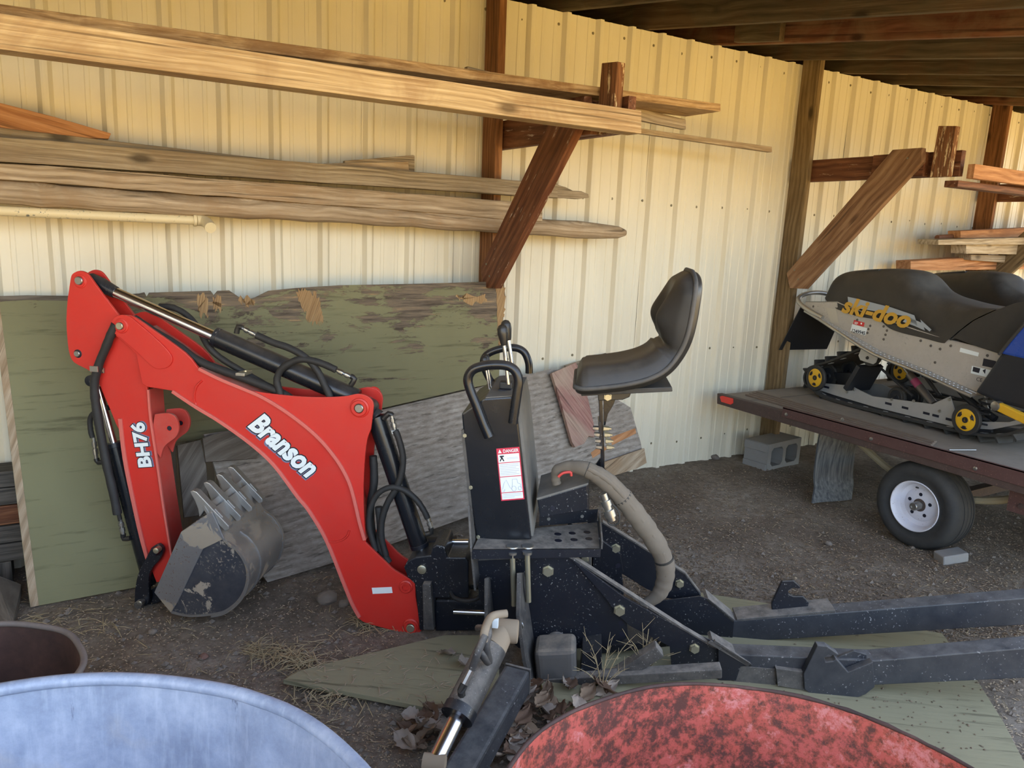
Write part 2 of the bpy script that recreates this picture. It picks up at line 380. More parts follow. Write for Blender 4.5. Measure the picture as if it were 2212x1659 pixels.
for p in g.v: p.z = gz(p.x, p.y)+.004*mnoise.noise(Vector((p.x*30, p.y*30, 0)))
floor = obj('floor', g, M['dirt'], origin=(0, 0, 0), smooth=180); tag(floor, kind='structure')
m, t, b = new_mat('dry_grass_yard'); oc = coords(t, 'Object', rnd=False)
t.links.new(ramp(t, noise(t, oc, 1.2, 6), [(.35, (.41, .25, .055)), (.65, (.58, .385, .105))]), b.inputs['Base Color']); b.inputs['Roughness'].default_value = .95; M['yard'] = m
g = G(); g.grid(lambda u, v: Vector((-70+u*140, -90+v*89.1, -.03-.02*math.sin(u*40)*math.sin(v*33))), 40, 40); g.add([(-70, -.9, -.03), (-3.6, -.9, -.03), (-3.6, 60, -.03), (-70, 60, -.03), (9.5, -.9, -.03), (70, -.9, -.03), (70, 60, -.03), (9.5, 60, -.03)], [[0, 1, 2, 3], [4, 5, 6, 7]])
o = obj('yard', g, M['yard'], origin=(0, 0, 0)); tag(o, kind='structure')

# ================================================================== lumber rack brackets
def bracket(X, label):
    root = thing('rack_bracket', (X, 3.6, 1.2), label=label, cat='bracket', group='lumber rack brackets on the wall studs')
    g = G(); g.abox((X+.050, 2.615, 1.955), (X+.090, 3.768, 2.098)); obj('arm', g, M['bracket'], root, bevel=.003, grain=(0, 1, 0))
    g = G(); g.abox((X+.001, 2.80, 1.957), (X+.048, 3.14, 2.096)); obj('spacer_block', g, M['bracket'], root, bevel=.003, grain=(0, 1, 0))
    br = [(3.665, 1.335), (3.625, 1.235), (3.50, 1.24), (2.79, 2.035), (2.80, 2.115), (2.985, 2.115)]
    g = G(); g.prism([(X-.043, y, z) for y, z in br], (.041, 0, 0)); obj('brace', g, M['bracket'], root, bevel=.003, grain=(0, -.7, .78))
    g = G(); g.prism([(X-.002, 2.645, 1.95), (X-.002, 2.755, 1.95), (X-.002, 2.745, 2.235), (X-.002, 2.64, 2.225)], (.042, 0, 0)); obj('peg', g, M['peg'], root, bevel=.003, grain=(0, 0, 1))
    for y, z in ((3.6, 1.36), (3.56, 1.30), (2.88, 2.06)):
        g = G(); g.lathe([(0, .006), (.003, .006), (.004, .003)], (X-.043, y, z), (-1, 0, 0), 8); obj('bolt', g, M['screw'], root)
    return root
bracket(2.018, 'dark red-brown bracket and diagonal brace holding up the long tan timber rail')
bracket(4.427, 'brown wooden bracket with diagonal brace on the stud behind the near snowmobile')
M['brace_brown'] = wood('brown_brace', (.13, .062, .028), (.25, .135, .068), (.36, .22, .12), rough=.65, across=15)
b2 = [x for x in bpy.data.objects if x.name.startswith('brace')][-1]; b2.data.materials[0] = M['brace_brown']
b3 = bracket(6.77, 'wooden bracket with greyish brace in front of the reddish board pile')
for c in [x for x in bpy.data.objects if x.parent == b3 and x.name.startswith('brace')]: c.data.materials[0] = M['post_brown']

def board_y(name, pl, pr_, Y, d, mat, label, cat='board', group=None, extra=0.0, bevel=.004, wav=0.0, left_x=None):
    """a board along the wall whose front face spans the photo points pl=(x,ytop,ybot) to pr_ at distance Y, d deep"""
    a, b_, c, e = ony(pl[0], pl[1], Y), ony(pr_[0], pr_[1], Y), ony(pr_[0], pr_[2], Y), ony(pl[0], pl[2], Y)
    if left_x is not None:
        dt, db = (b_-a)/(b_.x-a.x), (c-e)/(c.x-e.x); a = a+dt*(left_x-a.x); e = e+db*(left_x-e.x)
    n = 26 if wav else 1; top = [lerp(a, b_, i/n) for i in range(n+1)]; bot = [lerp(e, c, i/n) for i in range(n+1)]
    if wav:
        for i in range(n+1):
            top[i].z += wav*mnoise.noise(Vector((i*.7, Y*9, 1))); bot[i].z += wav*mnoise.noise(Vector((i*.6, Y*7, 4)))
    g = G(); g.prism(top+bot[::-1], (0, d, 0)); o = obj(name, g, mat, bevel=bevel, grain=(b_-a))
    return tag(o, label, cat, group)
# front rail and the planks lying on the arms
board_y('rack_rail', (0, 28, 106), (1386, 239, 289), 2.525, .088, M['fresh'], 'long tan timber rail across the rack arm ends, above the red machine', 'timber', left_x=-1.4)
board_y('plank', (0, 8, 40), (1557, 224, 241), 2.765, .235, M['plank'], 'golden flat plank lying on the rack arm behind the tan rail', 'plank', left_x=-1.4)
board_y('wood_strip', (1385, 277, 288), (1668, 317, 329), 3.40, .04, M['greytan'], 'thin weathered wood strip sticking out past the end of the tan rail', 'board', left_x=1.6)
board_y('board', (1392, 236, 262), (1482, 258, 280), 2.955, .03, M['grey'], 'grey board lying under the golden plank end', 'board', left_x=1.5)
# timbers lying in the crook of the braces
G1 = 'weathered timbers lying behind the brace'
board_y('timber', (0, 295, 349), (1205, 397, 428), 3.525, .075, M['grey'], 'grey flat timber with a broken splintered end, topmost of the timbers behind the brace', 'timber', G1, left_x=-1.2, wav=.004)
g = G(); pts = [(1200, 398), (1222, 404), (1238, 412), (1256, 413), (1271, 419), (1273, 427), (1252, 430), (1228, 428), (1200, 428)]
g.prism([ony(x, y, 3.527) for x, y in pts], (0, .05, 0)); o = obj('splinter', g, M['grey'], bevel=.003, grain=(1, 0, 0)); tl = [x for x in bpy.data.objects if x.name == 'timber'][0]
mi = tl.location; o.data.transform(Matrix.Translation(o.location-mi)); o.location = (0, 0, 0); o.parent = tl
board_y('timber', (0, 351, 387), (1172, 440, 479), 3.515, .085, M['greytan'], 'brownish rough timber between the flat grey timber and the round log', 'timber', G1, left_x=-1.2, wav=.008)
g = G(); P = []
for i in range(31):
    u = i/30; x = lerp(0, 1335, u); y = lerp(413, 502, u)+7*math.sin(u*7)*(1-u)*.6; P.append(ony(x, y, 3.565))
P = [P[0]+(P[0]-P[30])*.35]+P+[ony(1350, 503, 3.565)]
g.tube(P, [.047]*2+[.046+.004*math.sin(i*1.9) for i in range(28)]+[.042, .034, .018], 14, jit=.03); o = obj('log', g, M['greytan'], smooth=50, grain=(1, 0, -.02)); tag(o, 'round weathered log with a tapered end, lowest of the timbers behind the brace', 'log', G1)
board_y('board', (0, 276, 297), (830, 372, 384), 3.61, .05, M['grey'], 'thin dark grey board behind the top flat timber', 'board', left_x=-1.2)
g = G(); g.prism([ony(x, y, 3.63) for x, y in ((-60, 205), (0, 222), (120, 253), (240, 288), (235, 300), (-60, 290))], (0, .03, 0)); o = obj('board', g, M['orange'], bevel=.003, grain=(1, 0, -.2)); tag(o, 'orange-brown tapering board slanting down onto the grey timbers', 'board')
g = G(); g.prism([ony(x, y, 3.60) for x, y in ((745, 347), (892, 335), (896, 336), (896, 372), (745, 366))], (0, .03, 0)); o = obj('board', g, M['grey'], bevel=.003, grain=(1, 0, 0)); tag(o, 'short grey board end resting on top of the flat grey timber', 'board')
g = G(); g.prism([ony(x, y, 3.585) for x, y in ((700, 353), (882, 349), (884, 370), (700, 366))], (0, .012, 0)); o = obj('batten', g, M['greytan'], bevel=.002, grain=(1, 0, 0)); tag(o, 'short pale batten in front of the short grey board end', 'batten')
# pipe under the log
M['pipe'] = paint('cream_pipe', (.72, .6, .36), .5, chips=.5, chipc=(.08, .09, .09), scale=5)
pr = thing('pipe', ony(215, 465, 3.56), label='cream plastic pipe with an elbow hanging under the log', cat='pipe')
g = G(); a, b_ = ony(-10, 455, 3.56), ony(425, 476, 3.56); a = a+(a-b_)*.5; g.tube([a, b_], .019, 14); obj('tube', g, M['pipe'], pr, smooth=40)
g = G(); g.tube([ony(424, 476, 3.56), ony(438, 477, 3.56), ony(448, 482, 3.53), ony(455, 492, 3.48)], [.0235]*4, 14, smooth=4); g.lathe([(0, .026), (.012, .026)], ony(424, 476, 3.56), (-1, 0, 0), 14); obj('elbow', g, M['pipe'], pr, smooth=40)
# right rail and pile of boards on the last bracket
a = ony(2105, 354, 2.53); b_ = ony(2105, 386, 2.53); g = G(); g.abox((a.x, 2.525, b_.z), (8.6, 2.565, a.z)); o = obj('rack_rail', g, M['orange'], bevel=.003, grain=(1, 0, 0)); tag(o, 'orange wooden rail starting at the flaky peg, above the snowmobiles', 'timber')
g = G(); g.abox((a.x-.01, 2.60, b_.z-.045), (a.x+1.2, 2.68, b_.z-.008)); o = obj('board', g, M['bracket'], bevel=.003, grain=(1, 0, 0)); tag(o, 'dark red-brown board tucked under the orange rail', 'board')
def pile(pl, pr_, Y, d, mat, label, end=None):
    return board_y('board', pl, pr_, Y, d, mat, label, 'board', 'boards piled on the last bracket')
pile((2075, 499, 514), (2330, 487, 520), 3.42, .10, M['orange'], 'upper reddish board of the pile on the last bracket')
pile((2027, 518, 529), (2330, 510, 528), 3.30, .16, M['paleboard'], 'pale flat board sticking out farthest from the pile')
pile((2087, 527, 548), (2330, 524, 552), 3.36, .12, M['paleboard'], 'pale wide board under the flat board of the pile')
pile((2098, 550, 562), (2330, 556, 580), 3.44, .10, M['grey'], 'curly-grained grey board near the bottom of the pile')
pile((1967, 564, 585), (2330, 543, 580), 3.50, .12, M['orange'], 'lowest orange-brown board of the pile, reaching over the snowmobile seat')
g = G(); q = ony(2024, 513, 3.45); g.tube([q, ony(2066, 510, 3.5)], .018, 10); o = obj('downspout', g, M['bracket'], smooth=40); tag(o, 'small rust-red pipe with an open end on top of the board pile', 'pipe')
# ================================================================== the red backhoe attachment
AZ = math.radians(36.0)
AX = V(math.cos(AZ), -math.sin(AZ), 0)          # along the machine, towards its mounting beams
WX = V(math.sin(AZ), math.cos(AZ), 0)           # across it, away from the near side
ZX = V(0, 0, 1)
W0 = 2.78                                       # centre plane of boom and stick
def B(x, y, w): return onp(x, y, WX*w, WX)
def BL(pts, w): return [B(x, y, w) for x, y in pts]
def plate(pts, w, th, g=None): g = g or G(); return g.prism(BL(pts, w), WX*th)
M['red'] = paint('red_paint', (.62, .022, .014), .38, dust=.16, dustc=(.42, .22, .17), up=.6, scale=5, var=.05)
M['red_dusty'] = paint('red_paint_dusty', (.56, .03, .02), .5, dust=.75, dustc=(.40, .27, .21), up=.75, scale=7, clay=.0)
M['red_edge'] = paint('red_paint_edge', (.70, .13, .10), .45, dust=.3, dustc=(.5, .3, .25), scale=14)
M['black'] = paint('black_paint', (.0075, .010, .017), .34, dust=.22, dustc=(.25, .23, .2), up=.9, scale=8, chips=.25, chipc=(.33, .32, .3), var=.2)
M['black_clean'] = paint('black_gloss', (.008, .010, .014), .26, dust=.3, dustc=(.23, .2, .17), up=.95, scale=6, var=.1)
M['black_dusty'] = paint('black_dusty', (.016, .018, .022), .5, dust=.9, dustc=(.30, .265, .22), up=.7, scale=10, chips=.2, chipc=(.42, .4, .37))
M['beam'] = paint('beam_black', (.012, .016, .025), .42, dust=.5, dustc=(.27, .26, .24), up=.8, scale=7, chips=.3, chipc=(.34, .34, .34))
M['chrome'] = flat('chrome', (.80, .80, .82), .22, 1.0)
M['steel'] = paint('bare_steel', (.42, .41, .38), .34, metal=.9, scale=20, var=.2)
M['zinc'] = paint('zinc_bolt', (.52, .49, .36), .38, metal=.8, scale=25, var=.2)
M['bucket'] = paint('worn_steel', (.40, .39, .38), .36, dust=.35, dustc=(.40, .35, .28), up=.6, metal=.7, scale=7, chips=.6, chipc=(.36, .3, .23), var=.35, clay=.45)
M['bucket_side'] = paint('worn_black_side', (.035, .042, .06), .34, dust=.5, dustc=(.40, .37, .33), up=.75, metal=.3, scale=6, chips=.8, chipc=(.40, .35, .28), clay=.6)
M['cutter'] = paint('rusty_cutter', (.34, .335, .34), .36, dust=.3, dustc=(.36, .33, .3), up=.6, metal=.6, scale=8, chips=.35, chipc=(.20, .085, .04), var=.4, clay=.55)
M['tooth'] = paint('tooth_steel', (.44, .43, .41), .34, dust=.3, metal=.7, scale=12, var=.25)
M['hose'] = paint('hose_sleeve', (.012, .012, .012), .6, dust=.22, dustc=(.12, .11, .10), scale=18)
M['hose_dusty'] = paint('dusty_sleeve', (.15, .125, .095), .85, dust=.5, dustc=(.27, .23, .18), scale=9)
M['rubber'] = paint('rubber', (.012, .013, .014), .55, dust=.25, dustc=(.2, .18, .15), scale=10)
M['white'] = flat('white_print', (.80, .86, .86), .5)
M['ink'] = flat('black_print', (.008, .009, .02), .5)
M['inkblue'] = flat('grey_blue_print', (.17, .19, .30), .5)
M['vinyl'] = paint('black_vinyl', (.022, .022, .022), .42, dust=.42, dustc=(.17, .15, .125), up=.85, scale=5)
M['plastic'] = paint('black_plastic', (.012, .013, .014), .35, dust=.1, scale=6)
bh = thing('backhoe', V(1.0, 2.5, 0), label='red and black tractor backhoe attachment with curved boom, bucket and black seat', cat='backhoe')
def bo(name, g, mat, parent=None, **k): return obj(name, g, M[mat] if isinstance(mat, str) else mat, parent or bh, **k)

# ---- boom
near_out = curve2([(262, 681), (276, 681), (292, 686), (330, 712), (400, 762), (428, 795)], 3) + curve2([(500, 833), (560, 847), (640, 856), (700, 858), (745, 856), (772, 851), (792, 855), (804, 866), (807, 878)], 3) + \
    curve2([(801, 928), (793, 950), (788, 990), (785, 1050), (786, 1110), (790, 1172)], 3) + curve2([(804, 1186), (827, 1208), (851, 1231), (881, 1248), (896, 1260), (898, 1289), (903, 1318), (909, 1337), (912, 1360), (898, 1370)], 3) + \
    curve2([(876, 1369), (838, 1359), (784, 1343), (770, 1325), (760, 1302), (740, 1253), (704, 1164), (667, 1101), (641, 1069), (591, 1003), (540, 956), (473, 908), (422, 877), (371, 844)], 3) + \
    [Vector((x, y)) for x, y in ((340, 839), (318, 836), (307, 829), (301, 800), (294, 765), (270, 742), (246, 722))] + curve2([(240, 712), (240, 697), (248, 686)], 3)
no = [(p[0], p[1]) for p in near_out]
BN, BF = W0-.07, W0+.07
boom = bo('boom', plate(no, BN, .011), 'red', bevel=.002)
bo('boom_plate', plate(no, BN, .011).add([], []) if False else G().prism([p+WX*.129 for p in BL(no, BN)], WX*.011), 'red', boom, bevel=.002)
rib_px = [(428, 797), (470, 818), (520, 839), (560, 856), (600, 879), (640, 907), (680, 940), (712, 975), (738, 1012), (756, 1050), (768, 1095), (776, 1130), (787, 1168)]
low_px = [(371, 846), (422, 880), (473, 911), (540, 959), (591, 1006), (641, 1073), (667, 1105), (704, 1168), (740, 1257), (760, 1306), (776, 1335)]
rib = curve2(rib_px, 4); low = curve2(low_px, 4)
def strip(path, w, half, th, taper=False):
    P = [B(p[0], p[1], w) for p in path]; n = len(P); a, b2 = [], []
    for i in range(n):
        d = (P[min(i+1, n-1)]-P[max(i-1, 0)]).normalized(); s = d.cross(WX).normalized()
        a.append(P[i]+s*half); b2.append(P[i]-s*half)
    return G().prism(a+b2[::-1], WX*th)
for p_, w_, nm in ((rib, BN-.0095, 'flange_lip'), (low, BN-.0095, 'flange_lip')): bo(nm, strip(p_, w_, .0062, .0105), 'red_edge', boom, bevel=.002)
bo('top_flange', strip(rib, BN+.0, .005, .14), 'red_dusty', boom); bo('bottom_flange', strip(low, BN, .005, .14), 'red_dusty', boom)
tf = curve2([(300, 712), (360, 752), (428, 800), (500, 842), (540, 860)], 4); bo('channel_floor', strip(tf, BN+.011, .004, .118), 'red_dusty', boom)
# doubler plate round the stick pivot, weld arcs, bosses
dbl = curve2([(238, 703), (246, 686), (262, 680), (280, 684), (300, 700), (335, 730), (362, 757), (372, 775), (366, 790), (350, 797), (330, 793), (300, 765), (262, 732), (246, 720)], 3)
bo('doubler', G().prism([B(p[0], p[1], BN-.007) for p in dbl], WX*.0075), 'red', boom, bevel=.002)
for arc in ([(437, 822), (424, 836), (420, 860), (424, 874)], [(700, 1158), (712, 1170), (735, 1168), (750, 1158), (755, 1145)]):
    bo('weld_bead', G().tube([B(x, y, BN) for x, y in arc], .0045, 6, smooth=4), 'red', boom, smooth=60)
def boss(px, py, w, r, par, h=.012, mat='red'):
    bo('boss', G().lathe([(0, r*1.25), (h*.4, r*1.2), (h*.6, r), (h, r*.95), (h, r*.62), (.002, r*.6)], B(px, py, w), -WX, 28), mat, par, smooth=35)
def pin(px, py, w, r, par, out=.012, back=.2, mat='steel'):
    c = B(px, py, w); bo('pin', G().lathe([(-back, r), (out*.85, r), (out, r*.85)], c, -WX, 22), mat, par, smooth=35)
boss(777, 881, BN, .030, boom); pin(777, 881, BN, .0165, boom, .014)
boss(877, 1267, BN, .022, boom); boss(888, 1352, BN, .026, boom); pin(888, 1354, BN, .0165, boom, .016, mat='zinc')
bo('boss', G().lathe([(0, .028), (.006, .027)], B(808, 850, BF+.0), -WX, 24), 'red', boom, smooth=35)
bo('label_patch', plate([(803, 1270), (846, 1268), (848, 1281), (805, 1283)], BN-.0012, .001), 'white', boom)
# lettering
def lettering(body, p0, p1, hpx, w, par, shear=.0, flip=False):
    a, b2 = B(*p0, w), B(*p1, w); ex = (b2-a).normalized(); ez = (-WX).cross(ex); wd = (b2-a).length; c = (a+b2)/2
    h = hpx*.00178
    bo('lettering_shadow', text_g(body, c+ex*.002-ez*.006, ex, ez, -WX, wd, h, shear, .075, lift=.0006), 'inkblue', par)
    bo('lettering_outline', text_g(body, c, ex, ez, -WX, wd, h, shear, .082, lift=.0010), 'ink', par)
    bo('lettering', text_g(body, c, ex, ez, -WX, wd, h, shear, .042, lift=.0014), 'white', par)
lettering('Branson', (551, 906), (678, 1017), 44, BN, boom, shear=.25)

# ---- stick
SN, SF = W0-.05, W0+.05
st_px = [(p[0], p[1]) for p in curve2([(152, 604), (156, 592), (171, 585), (186, 589), (196, 600)], 3)] + [(225, 640), (262, 688), (292, 740), (309, 800), (318, 838), (324, 905), (338, 1000), (352, 1095), (366, 1180), (374, 1230), (356, 1256), (338, 1258), (325, 1225), (304, 1160), (286, 1080), (268, 990), (258, 930)] + \
    [(p[0], p[1]) for p in curve2([(250, 915), (238, 885), (222, 848), (212, 825), (196, 803), (178, 793), (160, 783), (151, 768), (146, 740), (143, 690), (146, 645)], 2)]
stick = bo('stick', plate(st_px, SN, .010), 'red', bevel=.002)
bo('stick_plate', G().prism([p+WX*.09 for p in BL(st_px, SN)], WX*.010), 'red', stick, bevel=.002)
fr = curve2([(319, 842), (324, 905), (338, 1000), (352, 1095), (366, 1180), (372, 1225)], 4); bk = curve2([(258, 905), (268, 990), (286, 1080), (304, 1160), (318, 1210)], 4)
bo('front_flange', strip(fr, SN, .005, .10), 'red_dusty', stick); bo('back_flange', strip(bk, SN, .005, .10), 'red_dusty', stick)
bo('flange_lip', strip(bk, SN-.0085, .0075, .0095), 'red_edge', stick, bevel=.002); bo('flange_lip', strip(fr, SN-.0085, .004, .0095), 'red_edge', stick, bevel=.0015)
ear = [(p[0], p[1]) for p in curve2([(334, 895), (350, 893), (366, 893), (378, 900), (385, 915), (385, 932), (378, 946), (362, 958), (352, 970), (347, 990)], 3)]+[(337, 975), (330, 920)]
for k, wv in enumerate((SN+.002, SF-.014)):
    P = [p+WX*(0 if k == 0 else .084) for p in BL(ear, SN+.002)]
    e = bo('ear', G().prism(P, WX*.012), 'red_dusty', stick, bevel=.002)
    c = B(366, 925, SN+.002)+WX*(0 if k == 0 else .084); bo('hole_rim', G().lathe([(-.0008, .0125), (.0005, .0125), (.0005, .0095), (-.0008, .0095)], c, -WX, 18, closed=True), 'red', e); bo('pin_hole', G().lathe([(0, .0095), (.0006, .0095)], c, -WX, 18), 'ink', e)
boss(173, 608, SN, .021, stick, .004); pin(173, 606, SN, .0155, stick, .012, .1); pin(168, 764, SN, .0115, stick, .008, .1); boss(168, 764, SN, .013, stick, .002, 'ink')
boss(262, 704, BN-.007, .023, boom, .006); pin(260, 704, BN-.007, .014, boom, .010, .16, 'zinc')
lettering('BH76', (314, 1007), (297, 914), 29, SN, stick)

# ---- hydraulic cylinders
def cyl_part(name, p0, p1, r, mat, w=W0, par=None, n=22): return bo(name, G().tube([B(*p0, w), B(*p1, w)], r, n), mat, par, smooth=35)
def cylinder(name, rod0, rod1, bar0, bar1, rr, rb, w=W0, eye0=None, eye1=None):
    p = bo(name, G().tube([B(*bar0, w), B(*bar1, w)], rb, 26), 'black_clean', smooth=35)
    bo('rod', G().tube([B(*rod0, w), B(*rod1, w)], rr, 22), 'chrome', p, smooth=35)
    d = (B(*bar1, w)-B(*bar0, w)).normalized(); c = B(*bar0, w)
    bo('gland', G().lathe([(-.004, rb*.8), (-.003, rb*1.02), (.012, rb*1.03), (.013, rb)], c, d, 26), 'black', p, smooth=35)
    for e in (eye0, eye1):
        if e: q = B(e[0], e[1], w); bo('rod_eye', G().lathe([(-.032, e[2]), (.032, e[2])], q, WX, 22), 'black', p, smooth=35, bevel=.003)
    return p
dc = cylinder('stick_cylinder', (246, 630), (470, 730), (466, 728), (772, 862), .0205, .0375, W0, (190, 606, .026), (782, 876, .028))
bo('rod_clevis', G().tube([B(196, 605, W0), B(220, 616, W0), B(250, 632, W0)], [.028, .028, .023], 16), 'black', dc, smooth=40)
bcy = cylinder('bucket_cylinder', (212, 835), (248, 965), (246, 958), (322, 1238), .0155, .033, W0+.0, (205, 820, .022), (328, 1250, .024))
lc = cylinder('boom_cylinder', (905, 1170), (912, 1195), (907, 1180), (812, 900), .022, .036, W0, (914, 1200, .03), (798, 880, .03))
bo('neck', G().tube([B(812, 900, W0), B(802, 886, W0)], [.034, .022], 20), 'black', lc, smooth=40)
# ---- bucket link and bucket
lk = bo('bucket_link', G().prism([B(p[0], p[1], W0-.075) for p in curve2([(326, 1184), (341, 1176), (352, 1190), (344, 1210), (330, 1226), (322, 1245), (321, 1270), (322, 1296), (312, 1310), (294, 1308), (290, 1296), (293, 1262), (300, 1235), (312, 1212)], 3)], WX*.02), 'black', bevel=.004)
pin(340, 1188, W0-.075, .016, lk, .03, .15, 'black'); pin(338, 1189, W0-.105, .0115, lk, .006, .02, 'zinc'); pin(304, 1303, W0-.075, .017, lk, .022, .15, 'black_dusty'); pin(303, 1303, W0-.097, .011, lk, .006, .02, 'steel')
bo('bucket_arm', G().prism(BL([(305, 1288), (345, 1262), (362, 1276), (345, 1300), (308, 1315)], W0-.05), WX*.02), 'black', lk, bevel=.003)
KN, KF = W0-.17, W0+.17; KW = KF-KN
bs = [(333, 1280), (369, 1324), (410, 1331), (440, 1331), (470, 1326), (497, 1314), (519, 1294), (532, 1268), (536, 1240), (530, 1214), (512, 1188), (484, 1164), (457, 1105), (430, 1121), (391, 1149)]
bucket = bo('bucket', plate(bs, KN, .010), 'bucket_side', bevel=.002)
bo('side_plate', G().prism([p+WX*(KW-.01) for p in BL(bs, KN)], WX*.010), 'bucket_side', bucket, bevel=.002)
bo('side_cutter', plate([(333, 1280), (391, 1149), (457, 1105), (484, 1164), (438, 1186), (402, 1262), (384, 1300), (369, 1324)], KN-.007, .0075), 'cutter', bucket, bevel=.002)
sh = curve2([(455, 1103), (484, 1163), (512, 1187), (530, 1213), (537, 1240), (533, 1269), (520, 1295), (498, 1316), (470, 1328), (410, 1333), (369, 1325)], 4)
P = [B(p[0], p[1], KN-.004) for p in sh]; cen = B(440, 1230, KN-.004); inn = [q+(cen-q).normalized()*.009 for q in P]
bo('shell', G().prism(P+inn[::-1], WX*(KW+.008)), 'bucket', bucket, smooth=35)
for off, wd in ((-.006, .012), (.105, .02), (KW-.012, .014)):
    q = P[5:34]; bo('wear_band', G().prism([x+(x-cen).normalized()*.005+WX*off for x in q]+[x+WX*off for x in q[::-1]], WX*wd), 'bucket', bucket, smooth=35)
lip0 = [B(446, 1086, KN), B(457, 1105, KN), B(488, 1170, KN), B(480, 1172, KN), B(450, 1110, KN), B(440, 1092, KN)]
bo('lip', G().prism([B(442, 1092, KN), B(489, 1170, KN), B(483, 1173, KN), B(437, 1096, KN)], WX*KW), 'bucket', bucket, bevel=.002)
tooth_px = [(412, 1068), (410, 1062), (416, 1060), (424, 1063), (494, 1137), (494, 1144), (486, 1148), (440, 1104), (430, 1118), (427, 1100), (420, 1082)]
tp = BL(tooth_px, KN); dz = V(0, 0, 0)
for i in range(4):
    q = [p+WX*(.002+i*(KW-.036)/3) for p in tp]
    tt = bo('tooth', G().prism(q, WX*.032), 'tooth', bucket, bevel=.003)
    c = q[4]+(q[3]-q[4])*.35+WX*.016; u_ = (q[3]-q[4]).normalized(); nrm = WX.cross(u_).normalized()
    if nrm.z < 0: nrm = -nrm
    bo('bolt_pad', G().box(c+nrm*.001, u_*.022, WX*.009, nrm*.003), 'bucket', tt, bevel=.002)

# ---- hoses on the boom
def hose(px, w, r=.011, par=None, mat='hose', k=5, n=10, name='hose', jit=.05):
    P = []
    for i, q in enumerate(px): P.append(B(q[0], q[1], q[2] if len(q) > 2 else w))
    return bo(name, G().tube(P, r, n, smooth=k, jit=jit), mat, par, smooth=60)
def fitting(px, w, par, r=.009):
    P = [B(x, y, w) for x, y in px]; d = (P[1]-P[0]); L = d.length
    bo('fitting', G().lathe([(0, r*.8), (L*.2, r*.8), (L*.2, r*1.15), (L*.42, r*1.15), (L*.42, r*.75), (L*.55, r*.75), (L*.55, r*1.2), (L*.8, r*1.2), (L*.8, r*.9), (L, r*.9)], P[0], d, 12), 'steel', par, smooth=30)
def elbow(px, w, par, r=.0105): bo('elbow', G().tube([B(x, y, w) for x, y in px], r, 10, smooth=2), 'plastic', par, smooth=40)
elbow([(511, 720), (515, 705), (524, 708)], W0-.0, dc); fitting([(522, 708), (556, 725)], W0, dc); hose([(554, 724), (590, 740), (625, 752), (660, 772), (685, 800), (700, 830), (713, 858), (716, 885)], W0-.045, .0135, boom)
elbow([(758, 832), (766, 818), (758, 813)], W0, dc); fitting([(762, 816), (724, 798)], W0, dc); hose([(726, 799), (702, 788), (678, 780), (650, 776), (625, 785), (606, 800), (598, 822), (604, 845), (612, 875)], W0-.05, .0135, boom)
hose([(290, 688), (330, 715), (380, 745), (430, 780), (480, 800), (530, 818), (600, 845), (640, 870)], W0-.035, .0165, boom)
hose([(345, 662, W0+.05), (375, 665, W0+.05), (405, 682, W0+.05), (432, 715, W0+.04), (448, 745), (475, 772), (530, 806), (600, 846)], W0+.0, .0125, boom)
cl = bo('hose_clamp', G().box(B(527, 806, W0-.03), AX*.018, WX*.035, ZX*.006), 'steel', boom, bevel=.002); bo('bolt', G().hexbolt(B(530, 803, W0-.04), ZX, .006), 'zinc', cl)
hose([(250, 700, W0-.07), (240, 722), (228, 752), (217, 778), (210, 800), (204, 830), (208, 880), (220, 950), (232, 1010), (244, 1060), (254, 1110)], SN-.022, .0165, stick)
cb = bo('hose_clamp', G().box(B(203, 797, SN-.042), AX*.016, WX*.003, ZX*.011), 'steel', stick, bevel=.001); bo('clamp_foot', G().box(B(218, 800, SN-.006), AX*.013, WX*.004, ZX*.010), 'steel', cb, bevel=.001); bo('bolt', G().hexbolt(B(219, 800, SN-.01), -WX, .007), 'zinc', cb)
hose([(236, 880), (206, 890), (195, 905), (196, 930), (200, 945)], W0, .010, bcy); fitting([(202, 945), (208, 990)], W0, bcy); elbow([(208, 990), (213, 999), (228, 996)], W0, bcy)
hose([(222, 950), (238, 1020), (250, 1080), (260, 1125)], W0-.03, .008, bcy); fitting([(260, 1122), (266, 1155)], W0-.03, bcy); elbow([(266, 1153), (268, 1164), (282, 1162)], W0-.03, bcy)
# hoses at the boom foot
elbow([(828, 905), (840, 893), (848, 898)], W0-.02, lc); fitting([(846, 898), (853, 928)], W0-.03, lc); bo('cable_tie', G().lathe([(-.006, .0135), (.006, .0135)], B(853, 932, W0-.03), B(856, 945, W0-.03)-B(853, 932, W0-.03), 12), 'white', lc)
hose([(854, 930), (862, 950), (870, 985), (868, 1020), (856, 1055), (838, 1085), (826, 1120), (824, 1160), (834, 1200)], W0-.045, .0125, lc)
hose([(812, 1190), (798, 1140), (800, 1100), (815, 1068), (842, 1053), (872, 1058), (898, 1078), (914, 1100), (924, 1120)], W0-.05, .0115, lc); fitting([(922, 1112), (931, 1140)], W0-.04, lc); elbow([(930, 1140), (932, 1150), (920, 1154)], W0-.04, lc)
hose([(806, 985), (808, 1040), (800, 1100), (806, 1160), (822, 1205)], W0-.0, .016, boom)
hose([(818, 1095), (822, 1140), (820, 1180), (840, 1215)], W0-.03, .015, boom)
